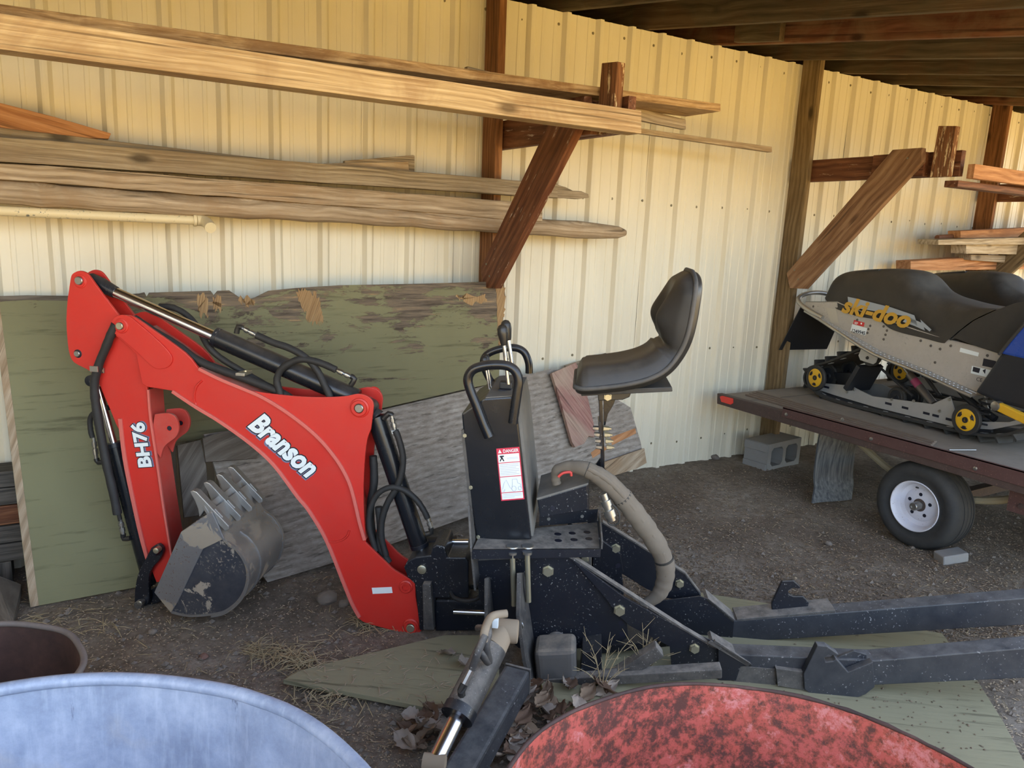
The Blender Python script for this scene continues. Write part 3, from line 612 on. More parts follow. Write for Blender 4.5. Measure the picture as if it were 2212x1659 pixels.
# ---- swing casting between boom foot and frame
CN = W0-.085
sw = bo('swing_casting', plate([(872, 1226), (880, 1212), (898, 1203), (930, 1199), (934, 1182), (944, 1177), (960, 1180), (966, 1204), (1005, 1204), (1012, 1215), (1012, 1292), (940, 1292), (936, 1362), (906, 1362), (900, 1300), (896, 1262), (880, 1246)], CN, .17), 'black', bevel=.006)
pin(912, 1229, CN, .0175, sw, .010, .02, 'zinc')
bo('stop_rib', plate([(912, 1262), (930, 1262), (938, 1362), (914, 1362)], CN-.03, .035), 'black_dusty', sw, bevel=.006)
bo('swing_post', G().tube([B(965, 1338, W0), B(965, 1288, W0)], .05, 20), 'black', sw, smooth=35)
bo('swing_block', plate([(938, 1296), (1046, 1296), (1050, 1362), (940, 1364)], W0-.06, .14), 'black', sw, bevel=.008)
for x in (944, 958): bo('bolt', G().hexbolt(B(x, 1292, W0-.03), ZX, .008), 'steel', sw)
bo('hose_ring', G().tube([B(x, y, w) for x, y, w in ((972, 1272, W0-.07), (980, 1290, W0-.10), (1005, 1298, W0-.12), (1032, 1292, W0-.11), (1044, 1276, W0-.07), (1030, 1268, W0-.02), (1000, 1270, W0))], .0085, 10, smooth=4), 'hose', sw, smooth=60)
for p0_, p1_, w_ in (((980, 1321), (1050, 1324), W0-.09), ((976, 1170), (1012, 1170), W0+.05)):
    bo('swing_rod', G().tube([B(*p0_, w_), B(*p1_, w_)], .0105, 14), 'chrome', sw, smooth=35)
bo('swing_cylinder', G().tube([B(905, 1176, W0+.07), B(985, 1172, W0+.07)], .03, 16), 'black', sw, smooth=40)

# ---- main frame
NP, FP = 2.545, 2.875                             # near and far side plates
main_px = [(1030, 1210), (1224, 1200), (1350, 1294), (1357, 1376), (1340, 1388), (1306, 1397), (1150, 1408), (1120, 1400), (1062, 1345), (1034, 1290)]
fr_ = bo('main_frame', plate(main_px, NP, .012), 'black', bevel=.002)
bo('side_plate', G().prism([p+WX*(FP-NP) for p in BL(main_px, NP)], WX*.012), 'black', fr_, bevel=.002)
bo('back_plate', G().prism([B(1036, 1205, NP)+WX*.012, B(1036, 1205, NP)+AX*.012+WX*.012, B(1060, 1345, NP)+AX*.012+WX*.012, B(1060, 1345, NP)+WX*.012], WX*(FP-NP-.012)), 'black', fr_)
bo('top_plate', G().prism([B(1034, 1206, NP), B(1222, 1198, NP), B(1222, 1203, NP), B(1034, 1211, NP)], WX*(FP-NP)), 'black_dusty', fr_)
arm_px = [(1226, 1199), (1350, 1291), (1480, 1362), (1530, 1392), (1553, 1404), (1554, 1462), (1452, 1462), (1447, 1397), (1360, 1352), (1335, 1330), (1306, 1290)]
ar = bo('side_arm', plate(arm_px, NP-.013, .012), 'black', bevel=.002)
bo('edge_flange', G().prism([B(1228, 1198, NP-.013), B(1480, 1360, NP-.013), B(1548, 1400, NP-.013), B(1548, 1404, NP-.013), B(1480, 1365, NP-.013), B(1228, 1203, NP-.013)], WX*.03), 'black_dusty', ar)
far_px = [(1262, 1108), (1302, 1130), (1480, 1240), (1514, 1284), (1512, 1302), (1440, 1292), (1396, 1272), (1338, 1236), (1300, 1216), (1280, 1160)]
fa = bo('side_arm', plate(far_px, FP+.0, .012), 'black', bevel=.002)
bo('edge_flange', G().prism([B(1302, 1128, FP), B(1480, 1238, FP), B(1514, 1282, FP), B(1510, 1285, FP), B(1478, 1243, FP), B(1302, 1133, FP)], WX*.03), 'black_dusty', fa)
bo('gusset', plate([(1290, 1160), (1340, 1196), (1347, 1236), (1322, 1246), (1286, 1262), (1280, 1215)], FP-.014, .012), 'black', fa, bevel=.002)
bo('hole', G().lathe([(0, .010), (.001, .010)], B(1335, 1222, FP-.014), -WX, 14), 'ink', fa); bo('hole', G().lathe([(0, .009), (.001, .009)], B(1422, 1240, FP), -WX, 14), 'ink', fa)
def hexb(x, y, w, r, par): bo('bolt', G().hexbolt(B(x, y, w), -WX, r, r*.9), 'zinc', par)
hexb(1184, 1233, NP, .0175, fr_); hexb(1338, 1318, NP-.013, .0175, fr_); hexb(1500, 1400, NP-.013, .0155, ar); hexb(1330, 1184, FP, .016, fa); hexb(1468, 1260, FP, .015, fa); hexb(1263, 1206, NP+.1, .014, fr_)
for x, y in ((1342, 1346), (1344, 1370)): bo('hole', G().lathe([(0, .0105), (.0008, .0105)], B(x, y, NP), -WX, 16), 'ink', fr_)
bo('bracket_tab', plate([(1252, 1192), (1278, 1192), (1278, 1240), (1268, 1244), (1240, 1222)], NP+.11, .01), 'steel', fr_, bevel=.002)
# mounting beams rising to the tractor end
def beam(px4, w, depth, name='mounting_beam'):
    return bo(name, G().prism(BL(px4, w), WX*depth), 'beam', bevel=.004)
def ext(p0, p1, t): return (p0[0]+(p1[0]-p0[0])*t, p0[1]+(p1[1]-p0[1])*t)
nb = beam([(1552, 1412), (1890, 1427), ext((1890, 1427), (2212, 1400), 1.35), ext((1890, 1480), (2212, 1465), 1.35), (1890, 1480), (1556, 1476)], NP-.03, .075)
fb = beam([(1500, 1318), (1585, 1341), (2212, 1292), ext((1585, 1341), (2212, 1292), 1.12), ext((1578, 1388), (2212, 1350), 1.12), (2212, 1350), (1578, 1388), (1420, 1372)], FP-.05, .075)
bo('wedge_plate', plate([(1394, 1302), (1512, 1288), (1532, 1295), (1586, 1341), (1582, 1382), (1420, 1372)], FP-.056, .006), 'black', fb, bevel=.001)
bo('wedge_edge', G().prism([B(1530, 1293, FP-.056), B(1588, 1340, FP-.056), B(1582, 1344, FP-.056), B(1524, 1297, FP-.056)], WX*.085), 'black_dusty', fb)
bo('top_pad', G().prism([B(1592, 1338, FP-.05), B(1805, 1318, FP-.05), B(1805, 1324, FP-.05), B(1592, 1343, FP-.05)], WX*.10), 'black_dusty', fb, bevel=.002)
hk = [(1667, 1304), (1690, 1255), (1714, 1254), (1730, 1268), (1727, 1272), (1712, 1270), (1703, 1276), (1704, 1284), (1714, 1288), (1735, 1288), (1748, 1302), (1745, 1312), (1668, 1318)]
hf = bo('hook_plate', plate(hk, FP+.0, .016), 'black', fb, bevel=.003)
bo('wedge_plate', plate([(1519, 1376), (1540, 1384), (1626, 1437), (1600, 1440), (1590, 1470), (1552, 1470), (1552, 1402)], NP-.036, .006), 'black', nb, bevel=.001)
for dx, dw in ((0, 0.0), (10, .06)): bo('wedge_edge', G().prism([B(1535+dx, 1384, NP-.04), B(1622, 1434, NP-.04), B(1616, 1440, NP-.04), B(1529+dx, 1389, NP-.04)], WX*.012).merge(G()), 'black_dusty', nb)
bo('slot_plate', G().prism([B(1540, 1384, NP-.03), B(1626, 1435, NP-.03), B(1620, 1441, NP-.03), B(1534, 1389, NP-.03)], WX*.07), 'black_dusty', nb)
hk2 = [(1736, 1456), (1766, 1394), (1786, 1396), (1812, 1414), (1806, 1417), (1790, 1414), (1781, 1420), (1784, 1430), (1800, 1428), (1806, 1423), (1832, 1452), (1886, 1430), (1890, 1484), (1870, 1500), (1842, 1512), (1806, 1514), (1760, 1506), (1738, 1490)]
hn = bo('hook_plate', plate(hk2, NP-.062, .03), 'beam', nb, bevel=.003)
bo('hook_plate', plate([(1800, 1424), (1845, 1406), (1872, 1414), (1872, 1436), (1830, 1455)], NP-.02, .012), 'beam', nb, bevel=.002)
bo('end_cap', plate([(1580, 1438), (1676, 1446), (1676, 1480), (1586, 1478)], NP-.034, .004), 'black_dusty', nb)
bo('hook_base', plate([(1676, 1444), (1738, 1452), (1740, 1492), (1680, 1482)], NP-.05, .02), 'black_dusty', nb, bevel=.002)
M['dusty_tan2'] = paint('dust_caked', (.10, .095, .09), .7, dust=.9, dustc=(.33, .27, .2), up=.95, scale=9)
# cross members low in the frame
cm = bo('cross_tube', G().tube([B(1200, 1428, 2.42), B(1200, 1428, 2.42)+WX*.44], .042, 20), 'black_dusty', smooth=35)
bo('skid_plate', G().prism([B(1152, 1408, 2.405), B(1244, 1404, 2.405), B(1246, 1478, 2.405), B(1160, 1484, 2.405)], WX*.13), 'dusty_tan2', cm, bevel=.028, seg=4)
bo('cross_plate', plate([(1258, 1410), (1300, 1402), (1300, 1476), (1252, 1472)], 2.44, .12), 'black', cm, bevel=.003)
bo('tie_bar', G().bar(B(1302, 1478, 2.45), B(1425, 1400, 2.45), ZX, .05, .045), 'black_dusty', cm, bevel=.006)
bo('base_channel', plate([(1290, 1398), (1450, 1382), (1452, 1396), (1300, 1412)], NP+.06, .16), 'black', cm, bevel=.003)
bo('lower_rail', plate([(1160, 1470), (1560, 1446), (1560, 1466), (1160, 1490)], 2.40, .05), 'black_dusty', cm, bevel=.004)
# stabiliser flanges
st1 = bo('pivot_flange', G().prism([B(1046, 1250, NP-.10), B(1052, 1246, NP-.02), B(1062, 1345, NP-.0), B(1046, 1345, NP-.10)], AX*.012), 'black_dusty', bevel=.002)
fl = [B(1116, 1238, NP-.105), B(1124, 1236, NP-.01), B(1148, 1400, NP-.0), B(1152, 1450, NP-.06), B(1146, 1490, 2.40), B(1128, 1430, 2.40), B(1114, 1330, 2.41)]
st2 = bo('pivot_flange', G().prism(fl, AX*.014), 'black_dusty', bevel=.002)
for x, y in ((1126, 1352), (1138, 1466)): bo('split_pin', G().tube([B(x, y-8, NP-.13), B(x+4, y, NP-.135), B(x, y+9, NP-.13), B(x-3, y, NP-.128)], .0025, 6, closed=True, smooth=3), 'steel', st2)
for p0_, p1_ in (((1107, 1196), (1110, 1308)), ((1139, 1196), (1142, 1300))):
    q = bo('hitch_pin', G().tube([B(*p0_, NP-.05), B(*p1_, NP-.05)], .0095, 14), 'zinc', smooth=35); bo('pin_head', G().lathe([(-.004, .017), (.004, .017)], B(p0_[0], p0_[1]-2, NP-.05), ZX, 16), 'steel', q)
# stabiliser leg and its cylinder, folded out onto the ground
def Z(x, y, z): return onz(x, y, z)
l0, l1 = Z(1118, 1466, .13), Z(985, 1700, .07)
leg = bo('stabiliser_leg', G().bar(l0, l1, ZX, .085, .085), 'beam', bevel=.010)
bo('end_cap', G().box(l0+(l1-l0).normalized()*.0, (l1-l0).normalized()*.004, (l1-l0).normalized().cross(ZX)*.043, ZX*.043), 'black_dusty', leg)
bo('foot_pad', G().box(Z(1000, 1700, .02), V(.1, 0, 0), V(0, .07, 0), V(0, 0, .012)), 'beam', leg, bevel=.003)
c0, c1, c2, c3 = Z(1088, 1362, .33), Z(1062, 1400, .30), Z(990, 1543, .19), Z(938, 1650, .13)
sc = bo('stabiliser_cylinder', G().tube([c1, c2], .046, 26), 'black_dusty', smooth=35)
bo('gland', G().lathe([(0, .049), (.03, .049), (.03, .03)], c2-(c2-c1).normalized()*.02, c2-c1, 26), 'black', sc, smooth=35)
bo('rod', G().tube([c2, c3], .023, 20), 'chrome', sc, smooth=35)
M['dusty_tan'] = paint('tan_dust', (.36, .28, .19), .9, scale=12)
bo('eye', G().lathe([(-.045, .036), (.045, .036)], c0, AX, 22), 'dusty_tan', sc, bevel=.006, smooth=40); bo('neck', G().tube([c0, c1], [.034, .046], 20), 'dusty_tan', sc, smooth=40)
bo('rod_eye', G().lathe([(-.03, .026), (.03, .026)], c3, AX, 20), 'dusty_tan', sc, smooth=40)
bo('hose', G().tube([c0+V(-.09, 0, .03), Z(1055, 1362, .40), Z(1050, 1395, .37), Z(1056, 1430, .31), Z(1042, 1415, .345), Z(1034, 1400, .36)], .011, 10, smooth=5), 'black_dusty', sc, smooth=60)
bo('hose', G().tube([Z(1095, 1325, .42), Z(1062, 1332, .42), Z(1048, 1360, .42), Z(1045, 1385, .39)], .012, 10, smooth=5), 'dusty_tan', sc, smooth=60)
bo('hose', G().tube([Z(1048, 1372, .41), Z(1032, 1410, .37), Z(1020, 1445, .32)], .011, 10, smooth=4), 'black_dusty', sc, smooth=60)
bo('fitting', G().tube([Z(1020, 1445, .32), Z(1003, 1478, .285)], .010, 8), 'steel', sc); bo('elbow', G().tube([Z(1003, 1478, .285), Z(996, 1492, .27), Z(998, 1503, .24)], .0115, 8), 'plastic', sc)
bo('grease_cap', G().box(Z(1070, 1345, .40), AX*.009, WX*.009, ZX*.014), 'white', sc, bevel=.002)

# ---- control console
KC = 2.565; KD = .43
con_px = [(997, 894), (1046, 861), (1107, 857), (1119, 908), (1148, 1166), (1030, 1166), (1012, 1060)]
con = bo('control_console', G().prism(BL(con_px, KC), WX*KD), 'black_clean', bevel=.006)
bo('front_flange', G().prism([B(996, 930, KC-.004), B(1002, 928, KC-.004), B(1016, 1060, KC-.004), B(1030, 1195, KC-.004), B(1024, 1200, KC-.004), B(1010, 1062, KC-.004)], WX*.02), 'black_dusty', con)
for x, y in ((1004, 941), (1017, 1053), (1033, 1160)): bo('bolt', G().hexbolt(B(x, y, KC-.004), -WX, .006), 'zinc', con)
M['console_side'] = paint('dusty_console', (.10, .10, .092), .6, dust=.75, dustc=(.27, .25, .215), up=.3, scale=5)
bo('side_cover', G().prism([B(1110, 862, KC)+WX*.01+AX*.012, B(1121, 908, KC)+WX*.01+AX*.008, B(1149, 1160, KC)+WX*.01+AX*.004, B(1140, 1160, KC)+WX*.01, B(1110, 908, KC)+WX*.01, B(1100, 862, KC)+WX*.01], WX*(KD-.02)), 'console_side', con)
bo('top_cover', G().prism([B(1048, 859, KC)+WX*.006, B(1107, 855, KC)+WX*.006, B(1108, 861, KC)+WX*.006, B(1048, 866, KC)+WX*.006], WX*(KD-.012)), 'console_side', con, bevel=.002)
tl_ = B(1075, 858, KC)
for dw in (.12, .26):
    q = B(1088, 857, KC)+WX*dw; bo('slot', G().box(q+ZX*.0015, AX*.03, WX*.022, ZX*.0015), 'ink', con); 
bb = B(1084, 857, KC)+WX*.15+ZX*.012; bo('boot', G().box(bb, AX*.024, WX*.022, ZX*.013), 'rubber', con, bevel=.005)
def lever(x0, y0, x1, y1, w, kx, ky, r=.0075, kr=.019, kl=.075):
    a, b2 = B(x0, y0, w), B(x1, y1, w); d = (b2-a).normalized()
    q = bo('lever', G().tube([a, b2], r, 12), 'chrome', con, smooth=35)
    bo('knob', G().lathe([(0, kr*.55), (kl*.12, kr*.68), (kl*.55, kr), (kl*.8, kr*.98), (kl*.94, kr*.7), (kl, kr*.25), (kl, 0)], b2, d, 20), 'plastic', q, smooth=50)
lever(1098, 830, 1089, 746, KC+.13, 0, 0); lever(1111, 815, 1098, 735, KC+.21, 0, 0)
lever(1057, 840, 1050, 800, KC+.20, 0, 0, .004, .013, .055); lever(1061, 838, 1054, 796, KC+.24, 0, 0, .004, .013, .055)
def handle(px, w, r=.0165): return bo('grab_handle', G().tube([B(x, y, w) for x, y in px], r, 16, smooth=6), 'black_clean', con, smooth=50)
handle([(1056, 944), (1044, 915), (1030, 878), (1015, 840), (1011, 818), (1020, 800), (1042, 791), (1072, 788), (1098, 791), (1114, 803), (1120, 824), (1117, 850), (1112, 885), (1108, 914)], KC-.014)
handle([(1066, 832), (1054, 812), (1045, 790), (1047, 772), (1062, 760), (1090, 752), (1116, 752), (1133, 762), (1142, 784), (1143, 806)], KC+KD+.0, .015)
bo('side_label', G().prism([p+AX*.014 for p in (B(1115, 905, KC)+WX*.09, B(1115, 905, KC)+WX*.19, B(1119, 943, KC)+WX*.19, B(1119, 943, KC)+WX*.09)], AX*.001), flat('cream_print', (.62, .6, .48), .6), con)
# danger decal
d00, d10, d11, d01 = (B(1072, 969, KC), B(1122, 965, KC), B(1133, 1078, KC), B(1083, 1082, KC))
def dq(u, v, lift=0.0): return lerp(lerp(d00, d10, u), lerp(d01, d11, u), v)-WX*lift
def dec(u0, v0, u1, v1, lift, mat, par, name): return bo(name, G().prism([dq(u0, v0, lift), dq(u1, v0, lift), dq(u1, v1, lift), dq(u0, v1, lift)], WX*.0003), mat, par)
M['dred'] = flat('decal_red', (.62, .03, .07), .5); M['dgrey'] = flat('decal_print', (.55, .56, .62), .6); M['dblue'] = flat('decal_drawing', (.36, .40, .52), .6)
dk = dec(0, 0, 1, 1, .0012, 'dred', con, 'danger_decal')
for a, b2 in ((.115, .27), (.285, .535), (.55, .84), (.855, .975)): dec(.045, a, .955, b2, .0017, 'white', dk, 'panel')
dex, dez = (d10-d00).normalized(), (d00-d01).normalized(); dw_ = (d10-d00).length; dh_ = (d00-d01).length
bo('lettering', text_g('DANGER', dq(.62, .058), dex, dez, -WX, dw_*.66, dh_*.062, 0, .02, lift=.0018), 'white', dk)
bo('warning_triangle', G().prism([dq(.06, .092, .0019), dq(.22, .092, .0019), dq(.14, .02, .0019)], WX*.0003), 'white', dk)
bo('pictogram', G().prism([dq(.12, .14, .002), dq(.30, .14, .002), dq(.30, .165, .002), dq(.23, .165, .002), dq(.30, .245, .002), dq(.26, .25, .002), dq(.2, .2, .002), dq(.13, .25, .002), dq(.10, .235, .002), dq(.17, .18, .002), dq(.12, .165, .002)], WX*.0002), 'ink', dk)
for v in (.185, .205): dec(.42, v, .9, v+.008, .0020, 'dgrey', dk, 'print_line')
for k in range(7):
    v = .305+k*.032; dec(.08, v, .9-.12*(k % 3 == 2), v+.012, .0020, 'dgrey', dk, 'print_line')
for k in range(3): dec(.08, .875+k*.03, .9-.3*(k == 2), .885+k*.03, .0020, 'dgrey', dk, 'print_line')
def dline(pts): bo('drawing_line', G().tube([dq(u, v, .0022) for u, v in pts], .0007, 4), 'dblue', dk)
dline([(.1, .78), (.2, .66), (.3, .6), (.42, .74), (.48, .78)]); dline([(.5, .8), (.55, .68), (.56, .6), (.76, .6), (.78, .68), (.9, .7), (.92, .78)])
for cx, rr in ((.6, .05), (.85, .035)): dline([(cx+1.9*rr*math.cos(t*.5), .78+rr*math.sin(t*.5)) for t in range(14)])
dline([(.12, .8), (.1, .82), (.18, .82), (.2, .78)])
# foot platform beside and under the console
zt = B(1040, 1186, 2.47).z
def Zp(x, y): return onz(x, y, zt)
pf = bo('foot_platform', G().prism([Zp(1020, 1188), Zp(1296, 1186), Zp(1290, 1128), Zp(1160, 1140), Zp(1034, 1160)], V(0, 0, -.006)), 'black_dusty', bevel=.001)
a, b2 = Zp(1020, 1188), Zp(1298, 1186); bo('front_lip', G().prism([a, b2, b2-ZX*.03, a-ZX*.034], WX*.006), 'black', pf)
c_ = Zp(1292, 1128); bo('side_flange', G().prism([b2+ZX*.0, c_, c_+ZX*.045, b2+ZX*.028], AX*.006), 'black_dusty', pf)
e0, e1 = Zp(1164, 1136), Zp(1290, 1126)
bo('riser', G().prism([e0, e1, e1+ZX*.05, e0+ZX*.045], WX*.006), 'black', pf)
for x in (1184, 1256): bo('bolt', G().lathe([(0, .007), (.004, .006)], lerp(e0, e1, (x-1164)/126)+ZX*.025, -WX, 12), 'steel', pf)
for x, y in ((1205, 1154), (1236, 1152), (1268, 1150), (1206, 1168), (1240, 1166), (1272, 1164)):
    c = Zp(x, y); bo('grip_hole', G().lathe([(0, .013), (.0012, .013), (.0012, .010)], c, ZX, 14), 'ink', pf)
for x in (1107, 1140): bo('pin_washer', G().lathe([(0, .022), (.004, .021)], Zp(x, 1181), ZX, 18), 'steel', pf, smooth=40)
bo('end_plate', G().prism([B(1010, 1092, KC-.03), B(1022, 1104, KC+.05), B(1036, 1196, KC+.05), B(1034, 1236, KC-.0), B(1024, 1276, KC-.09), B(1016, 1192, KC-.09)], AX*.007), 'black_dusty', pf)
vb = [(1160, 1078), (1270, 1045), (1273, 1103), (1166, 1120)]
vx = bo('valve_box', G().prism(BL(vb, KC+.06), WX*.26), 'black', bevel=.006)
bo('box_lid', G().prism([B(1159, 1076, KC+.055), B(1271, 1043, KC+.055), B(1271, 1047, KC+.055), B(1159, 1081, KC+.055)], WX*.27), 'console_side', vx, bevel=.002)
bo('hole', G().lathe([(0, .009), (.001, .009)], B(1194, 1098, KC+.06), -WX, 14), 'ink', vx)
# ---- seat
ST = W0-.02; SHW = .185
edge = curve2([(1242, 840), (1262, 842), (1310, 838), (1360, 831), (1405, 819), (1440, 800), (1466, 770), (1483, 735), (1494, 690), (1502, 640), (1507, 608), (1506, 590)], 5)
NW = ST-SHW; E3 = [B(p[0], p[1], NW) for p in edge]; ne = len(E3)
def e_at(u):
    f = u*(ne-1); i = min(int(f), ne-2); return lerp(E3[i], E3[i+1], f-i)
def e_n(u):
    d = (e_at(min(1, u+.02))-e_at(max(0, u-.02))).normalized(); n = WX.cross(d)
    return n if n.dot(V(0, 0, 1)*.6-AX*.8) > 0 else -n
def seat_pt(u, v, top=True):
    s = 2*v-1; ew = SHW*(1-.10*math.exp(-(u/.06)**2)-.13*math.exp(-((1-u)/.07)**2)-.05*math.exp(-((u-.55)/.08)**2))
    ew *= 1-.5*max(0, (u-.78)/.22)**2.2
    p = e_at(u)+WX*(SHW+s*ew); n = e_n(u)
    rim = max(0, 1-abs(s)**5)**.5 if abs(s) < 1 else 0
    endf = max(0, 1-max(0, (.13-u)/.13)**3)**.5*max(0, 1-max(0, (u-.82)/.18)**2.2)**.6
    if top:
        if u < .52: h = .066-.012*math.cos(s*PI*.8)*0+.016*abs(s)**2*(1 if u > .1 else .4)
        else:
            bol = math.exp(-((abs(s)-.62)/.25)**2)*math.exp(-((u-.71)/.10)**2)
            h = .060+.052*bol
        if .46 < u < .60: h -= .014*math.exp(-((u-.56)/.02)**2)
        return p+n*(h*rim*endf+.002)
    return p-n*(.030*rim*endf+.001)
seat = bo('seat', G().grid(lambda u, v: seat_pt(1-(1-u)**1.35, v), 110, 41), 'vinyl', smooth=180)
bo('seat_shell', G().grid(lambda u, v: seat_pt(u, v, False), 60, 25), 'plastic', seat, smooth=180)
rimp = [seat_pt(.004, j/12) for j in range(13)]
P = [seat_pt(i/40, 0) for i in range(41)]; Q = [seat_pt(i/40, 1) for i in range(41)]
loop = P+[seat_pt(1, j/8) for j in range(1, 8)]+Q[::-1]+[seat_pt(0, j/8) for j in range(7, 0, -1)]
M['piping'] = paint('ribbed_trim', (.05, .05, .05), .55, dust=.4, dustc=(.2, .19, .17), scale=12)
bo('piping', G().tube(loop, .0085, 8, closed=True), 'piping', seat, smooth=60)
for (x, y) in ((1478, 596), (1487, 603), (1474, 606), (1481, 612)):
    q = B(x, y, ST-.03); bo('torn_foam', G().tube([q, q+V(.012, -.004, .010), q+V(.02, -.006, .006)], .003, 5), 'white', seat)
mp = bo('seat_mount', plate([(1253, 843), (1452, 836), (1453, 846), (1256, 856)], ST-.13, .26), 'rubber', bevel=.003)
bo('pivot_plate', plate([(1292, 852), (1364, 848), (1360, 858), (1345, 864), (1292, 866)], ST-.06, .10), 'plastic', mp, bevel=.003)
bo('pivot_bolt', G().hexbolt(B(1313, 857, ST-.06), -WX, .012), 'zinc', mp)
bo('post', plate([(1293, 860), (1301, 860), (1306, 985), (1306, 1030), (1296, 1030), (1298, 985)], ST-.045, .09), 'black_clean', mp, bevel=.002)
bo('gusset', plate([(1304, 862), (1330, 862), (1325, 875), (1313, 895), (1308, 918), (1304, 920)], ST-.01, .012), 'black_clean', mp, bevel=.001)
bo('clamp_plate', plate([(1292, 913), (1298, 912), (1303, 972), (1296, 972)], ST-.05, .1), 'black', mp, bevel=.001)
for i in range(4):
    x, y = 1306+i*2.2, 925+i*13.5; q = B(x, y, ST-.05); bo('bolt', G().lathe([(-.004, .011), (.004, .011), (.004, .009), (.016, .0085), (.016, .005), (.024, .0045)], q, AX, 6), 'zinc', mp); bo('bolt', G().lathe([(-.02, .008), (-.012, .009), (0, .009)], B(x-13, y, ST-.05), AX, 6), 'steel', mp)
bo('foot_gusset', plate([(1300, 985), (1296, 1034), (1268, 1016), (1288, 1002)], ST+.0, .012), 'black', mp, bevel=.001)
# ---- big sleeve of hoses with the couplers
hp = [(1203, 1046, .016), (1200, 1030, .017), (1206, 1014, .019), (1232, 1008, .022), (1270, 1015, .028), (1310, 1040, .034), (1345, 1075, .036), (1380, 1120, .037), (1412, 1165, .036), (1434, 1208, .035), (1437, 1248, .033), (1424, 1282, .028), (1398, 1302, .02), (1382, 1306, .014)]
ws = [KC+.10, KC+.10, KC+.09, KC+.08, KC+.06, KC+.06, KC+.07, KC+.09, KC+.11, KC+.13, KC+.14, KC+.14, KC+.14, KC+.14]
sl = bo('hose_bundle', G().tube([B(x, y, w) for (x, y, r), w in zip(hp, ws)], [r for _, _, r in hp], 16, smooth=6, jit=.07), 'hose_dusty', smooth=60)
for i in (4, 6, 9): bo('cable_tie', G().lathe([(-.004, hp[i][2]*1.04), (.004, hp[i][2]*1.04)], B(hp[i][0], hp[i][1], ws[i]), B(hp[i+1][0], hp[i+1][1], ws[i+1])-B(hp[i-1][0], hp[i-1][1], ws[i-1]), 16), 'rubber', sl, smooth=40)
for off in (.5, 2.4): bo('sleeve_fold', G().tube([B(x, y, w)+(ZX*math.sin(off)+(-WX)*math.cos(off))*r*.86 for (x, y, r), w in list(zip(hp, ws))[4:11]], .010, 8, smooth=6), 'hose_dusty', sl, smooth=60)
bo('safety_clip', G().tube([B(1206, 1030, KC+.06), B(1216, 1022, KC+.06), B(1232, 1020, KC+.06), B(1234, 1028, KC+.06)], .005, 8, smooth=4), flat('red_plastic', (.6, .06, .05), .45), sl)
cq = [B(1303, 1066, KC+.02), B(1322, 1124, KC+.02)]; d = cq[1]-cq[0]; L = d.length
bo('coupler', G().lathe([(0, .013), (L*.25, .013), (L*.25, .018), (L*.45, .018), (L*.45, .014), (L*.6, .014), (L*.6, .021), (L*.85, .021), (L*.85, .016), (L, .015)], cq[0], d, 16), 'steel', sl, smooth=30)
bo('lanyard', G().tube([B(x, y, KC+.02) for x, y in ((1312, 1120), (1316, 1132), (1330, 1134), (1338, 1124), (1336, 1106), (1326, 1092), (1310, 1082))], .003, 6, smooth=4), 'rubber', sl)
# ================================================================== flat trailer backed up to the wall
DZ = .53; TX = 3.765
M['brown_rail'] = paint('brown_frame', (.05, .028, .024), .55, dust=.45, dustc=(.19, .15, .125), up=.6, scale=7, chips=.5, chipc=(.2, .12, .08))
M['brown_rail2'] = paint('brown_angle', (.07, .03, .027), .5, dust=.4, dustc=(.2, .13, .11), up=.6, scale=9, chips=.4, chipc=(.24, .13, .09))
M['deckply'] = paint('grey_deck', (.22, .19, .155), .8, dust=.6, dustc=(.33, .28, .22), up=1.0, scale=3, var=.3)
M['strip'] = paint('glide_strip', (.13, .085, .06), .6, dust=.6, dustc=(.30, .25, .19), scale=8)
M['tyre'] = paint('tyre_rubber', (.014, .016, .018), .7, dust=.3, dustc=(.12, .11, .09), up=.3, scale=9)
M['wheel_white'] = paint('white_rim', (.68, .68, .74), .4, dust=.15, scale=8, chips=.25, chipc=(.2, .12, .08), var=.08)
tr = thing('trailer', V(4.9, 2.0, 0), label='low flat trailer with brown steel side rail carrying the snowmobiles', cat='trailer')
def to(name, g, mat, par=None, **k): return obj(name, g, M[mat] if isinstance(mat, str) else mat, par or tr, **k)
X2 = 6.35; YF, YB = .45, 3.60
deck = to('deck', G().abox((TX+.004, YF, DZ-.02), (X2, YB, DZ)), 'deckply')
for xs_ in (4.9, 5.6): to('deck_seam', G().abox((TX+.02, 3.38-.0*xs_, DZ-.001), (X2-.02, 3.382, DZ+.0008)), 'ink', deck) if xs_ == 4.9 else None
r1 = to('side_rail', G().prism([V(TX, 3.605, .538), V(TX, 3.598, .468), V(TX, YF, .445), V(TX, YF, .538)], (.045, 0, 0)), 'brown_rail', bevel=.004)
to('angle_iron', G().prism([V(TX-.008, 3.056, .566), V(TX-.008, 3.06, .505), V(TX-.008, YF, .478), V(TX-.008, YF, .562)], (.006, 0, 0)), 'brown_rail2', r1, bevel=.002)
to('angle_iron_top', G().abox((TX-.008, YF, .556), (TX+.012, 3.056, .562)), 'brown_rail2', r1)
m_ = flat('reflector_red', (.75, .045, .03), .25)
to('reflector', G().prism([onx(x, y, TX-.004) for x, y in ((1555, 857), (1560, 855), (1583, 861), (1583, 871), (1578, 874), (1558, 868))], (.004, 0, 0)), m_, r1)
for x, y in ((1699, 895), (1882, 948), (2107, 1012), (1820, 906)): to('bolt', G().lathe([(0, .010), (.004, .010), (.006, .006)], onx(x, y, TX-.008), (-1, 0, 0), 12), 'steel', r1, smooth=40)
